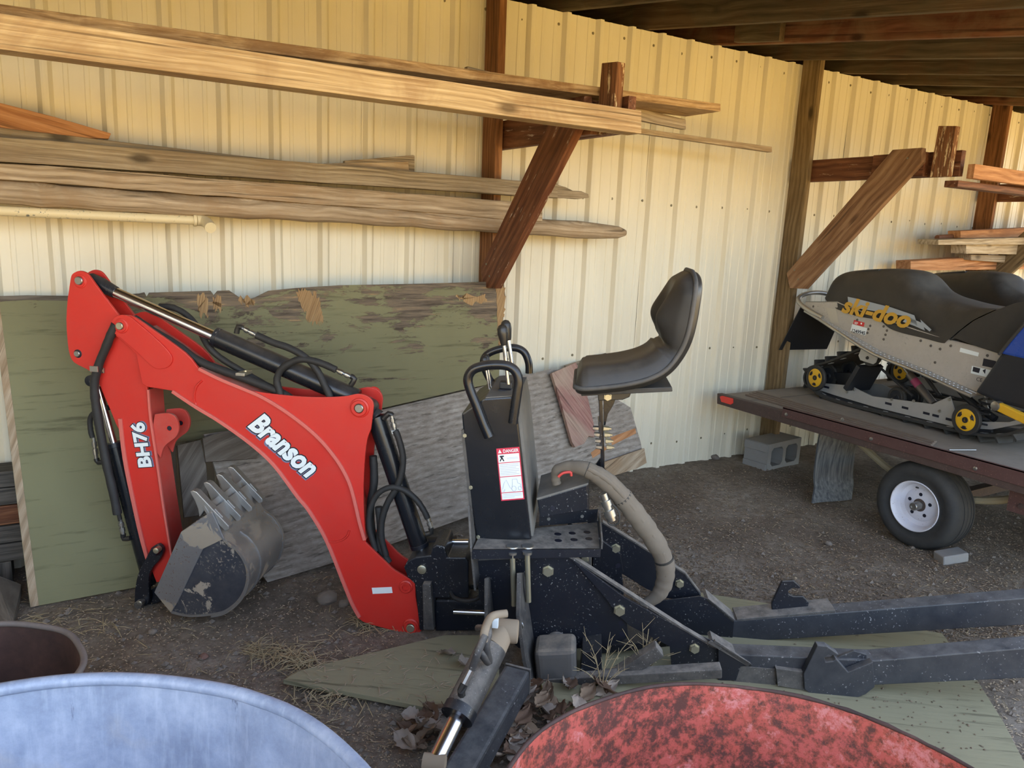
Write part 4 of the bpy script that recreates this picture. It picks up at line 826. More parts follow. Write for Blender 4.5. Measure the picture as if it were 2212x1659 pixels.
to('far_rail', G().abox((X2-.05, YF, .445), (X2, YB, .535)), 'brown_rail'); to('tail_rail', G().abox((TX+.05, YB-.05, .46), (X2-.05, YB, .508)), 'brown_rail'); to('nose_rail', G().abox((TX+.05, YF, .46), (X2-.05, YF+.05, .508)), 'brown_rail')
for y in (1.2, 2.0, 2.8): to('cross_bearer', G().abox((TX+.05, y, .45), (X2-.05, y+.05, .508)), 'brown_rail')
for i in range(4): to('glide_strip', G().bar((3.935+i*.047, 3.505+.012*i, DZ+.006), (3.855+i*.042, 2.185+.016*i, DZ+.006), ZX, .026, .012), 'strip', deck, bevel=.003)
rd = to('steel_rod', G().tube([onz(2050, 972, DZ+.006), onz(2108, 972, DZ+.006)], .004, 8), 'steel', deck)
# wheels
def tyre_wheel(cx, cy, cz, sgn):
    c = V(cx, cy, cz); ax = V(-sgn, 0, 0)
    R_, w_ = .232, .165
    pr_ = [(0, .133), (-.004, .145), (.008, .165), (.012, .19), (.006, .21), (-.012, .224), (-.03, .230), (-.06, R_), (-w_/2, R_+.001), (-w_+.06, R_), (-w_+.03, .230), (-w_+.012, .224), (-w_-.006, .21), (-w_-.012, .19), (-w_-.008, .165), (-w_+.004, .145), (-w_, .133)]
    wh = to('wheel', G().lathe(pr_, c, ax, 56, closed=True), 'tyre', smooth=60)
    for k in (-.045, -.075, -.105, -.13): to('tread_groove', G().lathe([(k-.003, R_-.004), (k-.003, R_+.0025), (k-.010, R_+.0025), (k-.010, R_-.004)], c, ax, 56, closed=True), 'tyre', wh, smooth=30)
    rim = to('rim', G().lathe([(.004, .134), (.006, .130), (.002, .124), (-.02, .118), (-.05, .112), (-.055, .088), (-.046, .078), (-.044, .04), (-.044, 0)], c, ax, 48, caps=False), 'wheel_white', wh, smooth=45)
    to('rim_back', G().lathe([(-.056, .112), (-w_, .130), (-w_, .134), (-.03, .134)], c, ax, 32, caps=False), 'wheel_white', wh, smooth=45)
    e1, e2 = V(0, 1, 0), V(0, 0, 1)
    for i in range(5):
        t_ = 2*PI*i/5+.3; q = c+ax*-.0438+(e1*math.cos(t_)+e2*math.sin(t_))*.058; to('lug_hole', G().lathe([(0, .0095), (.0012, .0095)], q, ax, 14), 'ink', rim)
    q = c+ax*-.0445+(e1*.02+e2*.088)*1.0; to('valve', G().tube([q, q+ax*.02+e2*.006], .004, 8), 'rubber', rim)
    to('hub_hole', G().lathe([(0, .034), (.0012, .034)], c+ax*-.0442, ax, 20), flat('hub_rust', (.07, .05, .04), .8), rim)
    to('hub_cap', G().lathe([(-.05, .022), (.01, .022), (.014, .019), (.014, .012), (.008, .011), (.008, 0)], c, ax, 20), 'steel', rim, smooth=40)
    return wh
tyre_wheel(3.80, 2.19, .219, 1); tyre_wheel(X2-.02, 2.19, .219, -1)
to('axle', G().abox((3.9, 2.165, .195), (X2-.12, 2.215, .245)), 'brown_rail')
to('leaf_spring', G().tube([V(4.0, 1.72, .40), V(4.0, 1.95, .30), V(4.0, 2.19, .26), V(4.0, 2.45, .30), V(4.0, 2.7, .42)], .02, 8, smooth=4), flat('cream_spring', (.30, .26, .17), .6))
to('spring_hanger', G().abox((3.86, 1.62, .33), (3.92, 1.78, .447)), 'brown_rail2'); to('bolt', G().hexbolt(V(3.86, 1.72, .37), (-1, 0, 0), .012), 'brown_rail')
to('tail_lamp', G().tube([V(4.02, 3.5, .44), V(4.17, 3.5, .44)], .035, 14), 'plastic', smooth=40)
# rubber flap hanging behind the wheel
m, t, b = new_mat('grey_flap'); ocf = coords(t, 'Object', (60, 60, 4)); nf = noise(t, ocf, 1.0, 5, .6)
t.links.new(ramp(t, nf, [(.35, (.06, .066, .07)), (.7, (.20, .20, .19))]), b.inputs['Base Color']); b.inputs['Roughness'].default_value = .75; M['flap'] = m
def flap(u, v):
    z = .47-v*.455; x = 3.865+u*.30; y = 2.83+.04*math.sin(v*2.6)+.025*math.cos(u*PI*1.0)-.05*max(0, v-.75)/.25
    return V(x-.07*max(0, v-.8)/.2+.05*math.sin(v*2.2), y, z)
ga = G().grid(flap, 14, 18); gb = G().grid(lambda u, v: flap(u, v)+V(0, .008, 0), 14, 18); gb.f = [q[::-1] for q in gb.f]; ga.merge(gb)
to('mud_flap', ga, 'flap', smooth=60)

# ================================================================== cinder block and brick
M['concrete'] = paint('concrete', (.30, .295, .285), .95, dust=.35, dustc=(.24, .2, .16), up=.3, scale=14, var=.25)
def block():
    o = V(4.14, 3.445, gz(4.3, 3.5)-.012); ex = V(.992, .125, 0); ey = V(-.125, .992, 0); ez = V(0, 0, 1); L, D, H = .395, .19, .198; w = .034
    g = G()
    def bx(x0, x1, y0, y1, z0, z1): g.box(o+ex*(x0+x1)/2+ey*(y0+y1)/2+ez*(z0+z1)/2, ex*(x1-x0)/2, ey*(y1-y0)/2, ez*(z1-z0)/2)
    # outline ring with two cored openings, one continuous front face
    def pt(x, z, y): return o+ex*x+ey*y+ez*z
    out = [(0, 0), (L, 0), (L, H), (0, H)]
    def core(x0, x1):
        c = .022; z0, z1 = w, H-w; return [(x0+c, z0), (x1-c, z0), (x1, z0+c), (x1, z1-c), (x1-c, z1), (x0+c, z1), (x0, z1-c), (x0, z0+c)]
    cs = [core(.04, .18), core(.215, .355)]
    xs_ = sorted({0, L, L/2}); 
    for k, cr in enumerate(cs):
        xa, xb = (0, L/2) if k == 0 else (L/2, L); box_ = [(xa, 0), (xb, 0), (xb, H), (xa, H)]
        for y in (0, D):
            vs = [pt(*p, y) for p in box_]+[pt(*p, y) for p in cr]; fs = [[0, 1, 5, 4], [1, 2, 7, 6, 5][:4] if False else [1, 6, 5], [1, 2, 7, 6], [2, 8, 7], [2, 3, 9, 8], [3, 10, 9], [3, 0, 11, 10], [0, 4, 11]]
            g.add(vs, fs)
        n = 8; g.add([pt(*p, 0) for p in cr]+[pt(*p, D) for p in cr], [[i, (i+1) % n, n+(i+1) % n, n+i] for i in range(n)])
        a = [pt(xa, 0, 0), pt(xb, 0, 0), pt(xb, 0, D), pt(xa, 0, D), pt(xa, H, 0), pt(xb, H, 0), pt(xb, H, D), pt(xa, H, D)]
        g.add(a, [[0, 1, 2, 3], [4, 5, 6, 7]]); g.add([a[0], a[3], a[7], a[4]] if k == 0 else [a[1], a[2], a[6], a[5]], [[0, 1, 2, 3]])
    return g, (o, ex, ey, ez, L, D, H)
g, (o_, ex_, ey_, ez_, L_, D_, H_) = block()
cbk = obj('concrete_block', g, M['concrete']); tag(cbk, 'grey concrete block with two square holes standing by the brown stud', 'concrete block')
for z in (.03, H_-.03): obj('end_ear', G().box(o_+ey_*D_/2+ez_*z-ex_*.006, ex_*.007, ey_*D_/2*.98, ez_*.028), M['concrete'], cbk, bevel=.004)
bq = V(3.815, 1.975, gz(3.82, 1.97)+.024); bo_ = obj('brick', G().box(bq, V(.064, -.026, .010), V(.018, .038, 0), V(-.005, 0, .025)), M['concrete'], bevel=.009, seg=3); tag(bo_, 'pale grey brick lying beside the trailer tyre', 'brick')

# ================================================================== snowmobile
SA = math.radians(8.5); NX = V(-math.sin(SA), -math.cos(SA), 0); VX = V(math.cos(SA), -math.sin(SA), 0); VT = 3.825
def SP(x, y, dv=0.0): return onp(x, y, VX*(VT+dv), VX)
def SL_(pts, dv=0.0): return [SP(x, y, dv) for x, y in pts]
M['alu'] = paint('tunnel_alloy', (.55, .525, .48), .45, dust=.5, dustc=(.42, .38, .32), up=.3, metal=.3, scale=7, chips=.3, chipc=(.2, .18, .16), var=.2)
M['rail_alu'] = paint('rail_alloy', (.52, .52, .51), .42, dust=.3, dustc=(.36, .34, .3), up=.5, metal=.45, scale=9, var=.2)
M['yellow'] = paint('yellow_plastic', (.78, .44, .01), .38, dust=.1, scale=10, var=.05)
M['seat_black'] = paint('sled_vinyl', (.022, .021, .02), .5, dust=.62, dustc=(.135, .12, .095), up=.75, scale=4)
M['seat_dark'] = paint('far_vinyl', (.014, .014, .014), .38, dust=.45, dustc=(.16, .145, .12), up=.95, scale=4)
M['track'] = paint('track_rubber', (.017, .016, .015), .7, dust=.5, dustc=(.13, .12, .1), up=.6, scale=9)
M['cowl'] = paint('black_cowl', (.010, .012, .017), .42, dust=.2, dustc=(.1, .1, .1), up=.6, scale=5)
M['blue'] = paint('blue_hood', (.012, .06, .34), .25, dust=.1, scale=5)
M['tubealu'] = paint('bumper_tube', (.5, .49, .46), .3, metal=.8, dust=.2, scale=9)
sl1 = thing('snowmobile', V(4.4, 2.6, DZ), label='snowmobile with yellow wheels, yellow seat lettering and a blue hood', cat='snowmobile')
def so(name, g, mat, par=None, **k): return obj(name, g, M[mat] if isinstance(mat, str) else mat, par or sl1, **k)
TW = .40                                           # tunnel width
tun_px = [(1740, 651), (1807, 651), (1810, 668), (1852, 683), (1900, 691), (1921, 709), (1951, 720), (2035, 740), (2047, 734), (2111, 749), (2200, 775), (2240, 800), (2125, 850), (2103, 843), (2014, 803), (1913, 763), (1837, 720), (1781, 690), (1739, 671)]
tun = so('tunnel', G().prism(SL_(tun_px), VX*.006), 'alu')
so('tunnel_side', G().prism([p+VX*(TW-.006) for p in SL_(tun_px)], VX*.006), 'alu', tun)
tpx = [(1740, 651), (1807, 651), (1830, 661), (1900, 685), (2035, 730), (2200, 770)]
so('tunnel_top', G().prism(SL_(tpx)+[p-ZX*.006 for p in SL_(tpx)[::-1]], VX*TW), 'alu', tun)
rb_px = [(1739, 671), (1781, 690), (1837, 720), (1913, 763), (2014, 803), (2103, 843), (2125, 852)]
rbp = SL_(rb_px); rbo = [p-VX*.095*min(1, i*.4)+ZX*-.004 for i, p in enumerate(rbp)]
for sgn in (0, 1):
    A_ = [p+VX*(TW if sgn else 0) for p in rbp]; B_ = [p+VX*((TW+.095*min(1, i*.4)) if sgn else -.095*min(1, i*.4))-ZX*.004 for i, p in enumerate(rbp)]
    g = G(); n = len(A_); g.add(A_+B_+[p-ZX*.005 for p in A_]+[p-ZX*.005 for p in B_], [[i, i+1, n+i+1, n+i] for i in range(n-1)]+[[2*n+i, 2*n+i+1, 3*n+i+1, 3*n+i] for i in range(n-1)])
    rbd = so('running_board', g, 'alu', tun); so('board_lip', G().tube(B_, .010, 8, smooth=3), 'tubealu', rbd, smooth=50)
    if sgn == 0:
        for k in range(46):
            u = .2+.75*k/46; f = u*(n-1); i = int(f); a_ = lerp(A_[i], A_[i+1], f-i); b_ = lerp(B_[i], B_[i+1], f-i)
            for w_ in (.3, .65): so('grip_dimple', G().lathe([(0, .006), (.004, .0045)], lerp(a_, b_, w_), ZX, 6), 'rail_alu', rbd)
for x, y in ((1852, 691), (1880, 704), (1876, 711), (1874, 719), (1909, 705), (1916, 714), (1913, 723), (1909, 733), (1989, 736), (2011, 747), (2031, 754), (2054, 747), (2133, 768), (2020, 783), (1757, 662)):
    so('rivet', G().lathe([(0, .008), (.003, .007), (.004, .003)], SP(x, y), -VX, 10), flat('rivet_dark', (.10, .085, .07), .6) if 'rv' not in M else M['rv'], tun)
# decals on the tunnel
def sdec(pts, mat, par, name, lift=.001): return so(name, G().prism([p-VX*lift for p in SL_(pts)], VX*.0004), mat, par)
dc1 = sdec([(1785, 664), (1806, 668), (1812, 699), (1795, 697)], flat('cream_decal', (.50, .47, .39), .6), tun, 'info_decal')
reg = sdec([(1841, 700), (1874, 709), (1869, 725), (1837, 715)], 'white', tun, 'registration_decal'); sdec([(1845, 691), (1868, 697), (1866, 706), (1843, 700)], flat('sticker_red', (.6, .03, .03), .5), reg, 'expiry_sticker')
a, b_ = SP(1841, 714), SP(1869, 720); exs = (b_-a).normalized(); ezs = (-VX).cross(exs); so('lettering', text_g('124994S', (a+b_)/2, exs, ezs, -VX, (b_-a).length, .022, 0, .02, lift=.0018), 'ink', reg)
so('lettering', text_g('SEP', SP(1850, 698), exs, ezs, -VX, .028, .013, 0, .02, lift=.0018), 'white', reg); so('sticker_dot', G().lathe([(0, .006), (.0004, .006)], SP(1861, 699)-VX*.0016, -VX, 12), 'white', reg)
sdec([(2075, 751), (2115, 762), (2113, 770), (2073, 760)], 'white', tun, 'blank_label'); d2 = sdec([(2100, 790), (2142, 800), (2140, 817), (2097, 806)], 'white', tun, 'warning_decal')
sdec([(2103, 792), (2118, 796), (2115, 806), (2101, 802)], 'ink', d2, 'pictogram', .0018); sdec([(2123, 800), (2130, 797), (2128, 808)], 'ink', d2, 'pictogram', .0018); sdec([(2125, 774), (2152, 780), (2150, 796), (2122, 790)], 'ink', tun, 'caution_plate')
so('lettering', text_g('CE', SP(2116, 820), exs, ezs, -VX, .034, .020, 0, 0, lift=.0015), 'ink', tun)
# bumper and flap
so('rear_bumper', G().tube([SP(1777, 687, -.012), SP(1760, 678, -.014), SP(1742, 667, -.014), SP(1726, 653, -.012), SP(1727, 642, .02), SP(1744, 634, .09), SP(1768, 632, .22), SP(1792, 636, .33), SP(1806, 642, .41), SP(1826, 656, .41)], .0155, 12, smooth=5), 'tubealu', smooth=50)
ft, fbm = SP(1728, 664), SP(1686, 756); nf_ = (fbm-ft)
sf = so('snow_flap', G().prism([ft+VX*.0, ft+VX*TW, fbm+VX*(TW+.02), fbm-VX*.02], NX*.008), 'cowl', bevel=.003)
for v in (.25, .6, .68, .76, .84): so('flap_rib', G().bar(ft+nf_*v+VX*.02-NX*.002, ft+nf_*v+VX*(TW-.02)-NX*.002, nf_, .004, .006), 'cowl', sf)
# seat: cross-sections along the machine
st_b = [(1808, 668), (1830, 676), (1852, 683), (1880, 688), (1900, 691), (1921, 709), (1951, 720), (1990, 729), (2035, 741), (2046, 736), (2075, 712), (2105, 690), (2150, 669)]
st_t = [(1812, 640), (1828, 603), (1850, 588), (1885, 583), (1920, 581), (1958, 581), (1996, 590), (2024, 621), (2052, 637), (2080, 646), (2108, 654), (2135, 660), (2160, 664)]
ns = len(st_b)
bt_ = [SP(x, y, -.004) for x, y in st_b]; tp_ = [SP(x, y, TW/2) for x, y in st_t]
bt2, _ = catmull(bt_, [0]*ns, 4); tp2, _ = catmull(tp_, [0]*ns, 4); nn = len(bt2)
def seat_sec(i, v):
    b_, t_ = bt2[i], tp2[i]; hgt = t_.z-b_.z; th = PI*v; s_ = -math.cos(th); c_ = max(0, math.sin(th)); hw = TW/2+.004
    e = .42
    xx = math.copysign(abs(s_)**e, s_)*hw*(1-.22*(c_**2)*0); zz = c_**.55
    ax_ = lerp(b_, t_-VX*(TW/2+.004), zz); q = ax_+VX*(TW/2+.004)+VX*xx*(1-.16*zz)
    return V(q.x, q.y, b_.z+hgt*zz)
gs = G().grid(lambda u, v: seat_sec(min(nn-1, round(u*(nn-1))), v), nn, 25)
gs.f.append(list(range(25))); gs.f.append([(nn-1)*25+j for j in range(25)][::-1])
seat1 = so('seat', gs, 'seat_black', smooth=60)
so('seat_flap', G().prism([SP(1846, 590, TW/2-.12), SP(1848, 587, TW/2-.12), SP(1898, 581, TW/2-.12), SP(1898, 585, TW/2-.12)], VX*.24), 'rubber', seat1)
# lettering on the seat
la, lb = SP(1826, 658, -.012), SP(1962, 691, -.012); lx = (lb-la).normalized(); lz = (-VX).cross(lx)
m_s = flat('silver_print', (.36, .40, .44), .4, .2)
so('decal_streak', G().prism(SL_([(1831, 641), (1850, 645), (1925, 664), (1975, 681), (1982, 703), (1960, 692), (1950, 682), (1840, 664), (1832, 652)], -.0125), VX*.0004), m_s, seat1)
so('decal_streak', G().prism(SL_([(1960, 684), (1990, 697), (1988, 690), (2012, 712), (2008, 716), (1995, 706), (1998, 714), (1975, 704), (1950, 695)], -.0125), VX*.0004), m_s, seat1)
so('lettering', text_g('ski-doo', (la+lb)/2, lx, lz, -VX, (lb-la).length*1.06, .098, .3, .035, lift=.0016), flat('yellow_print', (.60, .34, .03), .45), seat1)
# tank console, hood, cowl
so('tank_cover', G().prism(SL_([(2050, 736), (2074, 714), (2104, 692), (2150, 670), (2190, 655), (2260, 640), (2260, 790), (2200, 776), (2160, 765), (2111, 749), (2062, 731)], -.012), VX*(TW+.024)), 'seat_black', bevel=.02, seg=3)
cw = so('side_cowl', G().prism(SL_([(2104, 847), (2130, 810), (2158, 768), (2185, 748), (2300, 740), (2330, 900), (2212, 885), (2150, 868)], -.10), VX*(TW+.2)), 'cowl', bevel=.02, seg=3)
so('hood', G().prism(SL_([(2160, 764), (2182, 735), (2215, 697), (2300, 660), (2330, 770), (2240, 782)], -.105), VX*(TW+.21)), 'blue', cw, bevel=.012, seg=2)
so('hood_trim', G().tube(SL_([(2158, 766), (2180, 738), (2214, 698)], -.108), .008, 8, smooth=4), 'rubber', cw)
yr = so('radius_rod', G().bar(SP(2158, 878, -.16), SP(2250, 922, -.2), ZX, .03, .042), 'yellow', bevel=.006); so('rod_joint', G().lathe([(-.02, .024), (.016, .024), (.02, .014)], SP(2154, 877, -.165), -VX, 16), 'steel', yr, smooth=40)
so('ski', G().prism([SP(2250, 985, -.28), SP(2330, 1000, -.28), SP(2330, 985, -.28), SP(2250, 972, -.28)], VX*.13), 'yellow', bevel=.005)
# track: belt loop with lugs
belt_px = [(1752, 842), (1770, 856), (1800, 868), (1860, 884), (1950, 906), (2040, 928), (2100, 940), (2150, 944), (2200, 934), (2260, 900), (2240, 850), (2150, 815), (2040, 790), (1960, 775), (1900, 752), (1868, 748), (1830, 762), (1790, 778), (1765, 786), (1745, 794), (1735, 812), (1738, 830)]
bp = SL_(belt_px, .005); bp2, _ = catmull(bp, [0]*len(bp), 4, True); nb_ = len(bp2); cb_ = sum(bp2, V(0, 0, 0))/nb_
nrm_ = []
for i in range(nb_):
    d_ = (bp2[(i+1) % nb_]-bp2[i-1]).normalized(); nrm_.append(VX.cross(d_)*1.0)
sgn_ = -1 if (bp2[10]+nrm_[10]*.05).z > bp2[10].z else 1
inn = [p-n_*sgn_*.014 for p, n_ in zip(bp2, nrm_)]
g = G(); TKW = .375
for i in range(nb_):
    j = (i+1) % nb_; g.add([bp2[i], bp2[j], bp2[j]+VX*TKW, bp2[i]+VX*TKW, inn[i], inn[j], inn[j]+VX*TKW, inn[i]+VX*TKW], [[0, 1, 2, 3], [4, 7, 6, 5], [0, 4, 5, 1], [3, 2, 6, 7]])
tk = so('track', g, 'track')
acc = 0
for i in range(nb_):
    acc += (bp2[i]-bp2[i-1]).length
    if acc > .088:
        acc = 0; d_ = (bp2[(i+1) % nb_]-bp2[i-1]).normalized(); n_ = nrm_[i]*sgn_; p = bp2[i]
        if p.z+n_.z*.03 < DZ+.001: n_ = n_*max(.1, (p.z-DZ-.002)/.034)
        for w0_, w1_ in ((.0, .13), (.14, .24), (.25, .375)):
            so('track_lug', G().prism([p+VX*w0_-d_*.006, p+VX*w1_-d_*.006, p+VX*(w1_-.01)+n_*.034-d_*.003, p+VX*(w0_+.01)+n_*.034-d_*.003], d_*.009), 'track', tk)
        so('track_clip', G().box(p+VX*.045-nrm_[i]*sgn_*.012, d_*.016, VX*.012, nrm_[i]*.004), 'rail_alu', tk)
rl_px = [(1768, 842), (1781, 828), (1837, 833), (1857, 843), (1884, 856), (1914, 860), (2014, 873), (2052, 856), (2062, 888), (2090, 903), (2120, 911), (2180, 912), (2212, 902), (2214, 914), (2141, 928), (2065, 923), (1989, 904), (1888, 879), (1800, 853)]
rl = so('slide_rail', G().prism(SL_(rl_px, .05), VX*.008), 'rail_alu', bevel=.001); so('slide_rail', G().prism([p+VX*.27 for p in SL_(rl_px, .05)], VX*.008), 'rail_alu')
def slot(x, y, L=8): 
    a, b_ = SP(x-L, y-L*.25, .0495), SP(x+L, y+L*.25, .0495); so('slot', G().bar(a, b_, ZX, .001, .014), 'ink', rl)
for x, y in ((1919, 872), (1955, 881), (2001, 893), (2021, 898), (2050, 906), (1784, 836)): slot(x, y, 7)
for x, y in ((1830, 847), (1927, 863), (2030, 888), (2051, 863), (1845, 841), (1974, 866)): so('bolt', G().hexbolt(SP(x, y, .049), -VX, .008), 'steel', rl)
so('hyfax', G().prism(SL_([(1770, 846), (1888, 881), (1989, 906), (2065, 925), (2141, 930), (2141, 934), (2065, 930), (1989, 911), (1888, 886), (1770, 851)], .046), VX*.016), 'cowl', rl)
def wheel(x, y, dv, R_, yel=True, wd=.022):
    c = SP(x, y, dv); w_ = so('idler_wheel', G().lathe([(-wd/2, R_*.72), (-wd/2, R_*.96), (-wd*.3, R_), (wd*.3, R_), (wd/2, R_*.96), (wd/2, R_*.72)], c, -VX, 30, closed=True), 'rubber', smooth=50)
    so('wheel_disc', G().lathe([(-wd*.3, R_*.73), (wd*.35, R_*.73), (wd*.5, R_*.66), (wd*.42, R_*.3), (wd*.5, R_*.28), (wd*.5, R_*.1)], c, -VX, 30), 'yellow' if yel else 'cowl', w_, smooth=40)
    so('bearing', G().lathe([(wd*.4, R_*.2), (wd*.7, R_*.19), (wd*.7, R_*.12), (wd*.5, R_*.1)], c, -VX, 18), 'cowl', w_)
    if yel:
        for i in range(3):
            t_ = 2*PI*i/3+.5
            for off, rr in ((0, .56), (.0, .46)):
                P = []
                for k in range(7):
                    an = t_+(k-3)*(.14 if rr > .5 else .11); P.append(c-VX*(wd*.46)+(NX*math.cos(an)+ZX*math.sin(an))*R_*rr)
                so('spoke_slot', G().tube(P, [.001, .004, .0055, .006, .0055, .004, .001], 6), 'ink', w_)
    return w_
wheel(1763, 816, .0, .086); wheel(2088, 907, .0, .084); wheel(1790, 812, .12, .078, False); wheel(1883, 764, .02, .078, False); wheel(1836, 802, .2, .07, False); wheel(1938, 858, .09, .062, False); wheel(1974, 858, .2, .062, False); wheel(1763, 816, .30, .086, False); wheel(2088, 907, .30, .084, False)
so('axle', G().tube([SP(1763, 816, .0), SP(1763, 816, .32)], .012, 10), 'steel'); so('axle', G().tube([SP(2088, 907, .0), SP(2088, 907, .32)], .012, 10), 'steel')
so('axle_block', G().prism(SL_([(1800, 804), (1840, 806), (1850, 820), (1845, 836), (1810, 832)], .1), VX*.15), 'cowl', bevel=.004)
so('idler_plate', G().prism(SL_([(1863, 745), (1899, 764), (1892, 783), (1886, 787), (1858, 778), (1854, 768)], -.012), VX*.005), 'rail_alu', bevel=.002); so('bolt', G().hexbolt(SP(1874, 773, -.012), -VX, .009), 'rubber')
so('swing_arm', G().bar(SP(1880, 790, .1), SP(1850, 840, .1), NX, .2, .03), 'cowl'); so('torsion_rod', G().tube([SP(1902, 795, .07), SP(1972, 856, .07)], .008, 8), 'cowl'); so('rear_arm', G().tube([SP(1880, 792, .1), SP(1858, 805, .1), SP(1848, 836, .1)], .016, 8), 'cowl')
sk = so('shock', G().tube([SP(1964, 808, .08), SP(2016, 872, .08)], .023, 16), paint('shock_body', (.17, .16, .15), .35, metal=.6, scale=9), smooth=40); so('shock_shaft', G().tube([SP(1952, 792, .08), SP(1966, 810, .08)], .011, 10), 'steel', sk)
dsh = (SP(2016, 872, .08)-SP(1964, 808, .08)).normalized(); so('shock_band', G().lathe([(-.026, .0236), (.026, .0236)], SP(1980, 828, .08), dsh, 16), flat('pink_label', (.30, .05, .12), .5), sk, smooth=40)
so('front_arm', G().tube([SP(2040, 800, .1), SP(2090, 860, .1), SP(2150, 905, .1)], .02, 10, smooth=3), 'cowl'); so('spring', G().tube([SP(2130, 860, .05)+NX*.03*math.cos(t_*.9)+VX*.03*math.sin(t_*.9)-ZX*.004*t_ for t_ in range(36)], .006, 6), 'cowl')
so('suspension_arm', G().tube([SP(1990, 800, .1), SP(2030, 855, .1)], .012, 8), 'cowl')
off = V(.903, -.025, 0)
sl2 = copy_tree(sl1); sl2.location = sl1.location+off; sl2['label'] = 'second snowmobile standing on the far half of the trailer with a plain dark seat'
for c in [x for x in bpy.data.objects if x.parent == sl2]:
    if c.name.startswith('seat'):
        me = c.data.copy(); me.materials[0] = M['seat_dark']; c.data = me
        for d_ in [x for x in bpy.data.objects if x.parent == c]:
            if d_.name.startswith(('decal', 'lettering')): bpy.data.objects.remove(d_)
for o in (sl1, sl2): o['group'] = 'snowmobiles on the trailer'
# ================================================================== sheets and boards leaning on the wall
def plane3(a, b, c): n = (b-a).cross(c-a).normalized(); return a, n
def lean(name, px, pl, th, mat, label, cat='board', group=None, grain=(1, 0, 0), bevel=.0015, parent=None, lift=0.0):
    P, n = pl; n = n if n.y > 0 else -n
    g = G(); g.prism([onp(x, y, P, n)-n*lift for x, y in px], n*th)
    o = obj(name, g, mat, parent, bevel=bevel, grain=grain)
    if parent is None: tag(o, label, cat, group)
    return o
def ply_green(name, lo, hi, base=(.155, .144, .076)):
    m, t, b = new_mat(name); uv = coords(t, 'UV', (1, 1, 1)); tc = nd(t, 'TexCoord'); sp = nd(t, 'SeparateXYZ'); t.links.new(tc.outputs['Generated'], sp.inputs[0])
    mp = nd(t, 'Mapping'); mp.inputs['Scale'].default_value = (2.5, 42, 1); t.links.new(uv, mp.inputs[0]); gr = noise(t, mp.outputs[0], 1.0, 6, .65)
    col = mixc(t, noise(t, uv, 2.2, 4), base, tuple(x*1.55 for x in base)); col = mixc(t, ramp(t, gr, [(.30, gray(.75)), (.44, gray(0))]), col, tuple(x*.45 for x in base))
    ms = nd(t, 'Mapping'); ms.inputs['Scale'].default_value = (3.0, 11, 1); t.links.new(uv, ms.inputs[0]); pat = noise(t, ms.outputs[0], 1.0, 8, .72, .4)
    wear = mth(t, 'ADD', pat, mth(t, 'MULTIPLY', ramp(t, sp.outputs['Z'], [(lo, gray(0)), (hi, gray(1))]), .22))
    msk = ramp(t, wear, [(.66, gray(0)), (.69, gray(1))])
    bare = ramp(t, noise(t, mp.outputs[0], 1.6, 5, .7), [(.36, (.07, .052, .036)), (.5, (.15, .115, .08)), (.62, (.22, .16, .1)), (.7, (.42, .27, .12))])
    col = mixc(t, msk, col, bare); t.links.new(col, b.inputs['Base Color']); b.inputs['Roughness'].default_value = .8; b.inputs['Specular IOR Level'].default_value = .2
    bump(t, b, mth(t, 'SUBTRACT', gr, mth(t, 'MULTIPLY', msk, .8)), .5, .004); return m
M['green_a'] = ply_green('green_sheet', .93, 1.4, (.165, .158, .086)); M['green_b'] = ply_green('worn_green_sheet', .2, .98); M['green_floor'] = ply_green('green_floor_sheet', 5, 6, (.23, .21, .13))
M['splinter'] = wood('splintered_ply', (.22, .12, .05), (.34, .21, .095), (.46, .31, .15), across=85, along=2.0)
M['greyply'] = wood('grey_plywood', (.17, .142, .112), (.30, .26, .215), (.42, .375, .32), across=30, along=7, bumpy=.9)
M['greyply_dark'] = wood('dark_grey_board', (.075, .06, .045), (.14, .118, .092), (.21, .18, .145), across=20, along=1.6)
M['redboard'] = wood('faded_red_board', (.21, .10, .08), (.33, .175, .145), (.42, .27, .21), across=26, stain=(.42, .34, .25), stain_amt=.6)
pa = plane3(V(-.156, 3.35, 0), V(.6, 3.35, 0), V(0, 3.735, 1.26))
A_ = lean('plywood_sheet', [(-19, 640), (60, 638), (150, 639), (275, 636), (300, 800), (330, 1262), (65, 1312)], pa, .014, M['green_a'], 'green painted plywood sheet standing upright behind the bucket end', 'plywood')
lean('bare_edge', [(-19, 640), (-3, 640), (84, 1308), (66, 1312)], pa, .0012, M['greytan'], None, parent=A_, lift=.0012, grain=(0, 0, 1), bevel=0)
lean('bare_strip', [(-19, 640), (60, 638), (150, 639), (150, 650), (60, 648), (-17, 652)], pa, .0012, M['greyply_dark'], None, parent=A_, lift=.0014, bevel=0)
pb = plane3(V(0, 3.60, 1.28), V(1, 3.60, 1.28), V(0, 3.50, .62))
B_ = lean('plywood_sheet', [(235, 637), (300, 634), (312, 631), (317, 641), (322, 632), (455, 628), (462, 638), (470, 628), (495, 627), (508, 636), (522, 645), (536, 647), (552, 642), (580, 628), (640, 622), (735, 616), (900, 613), (1000, 610), (1088, 607), (1092, 640), (1086, 700), (1089, 720), (1080, 760), (1078, 826), (1000, 842), (825, 882), (600, 920), (380, 957), (290, 972)], pb, .014, M['green_b'], 'long torn olive green plywood sheet lying sideways above the grey sheet', 'plywood')
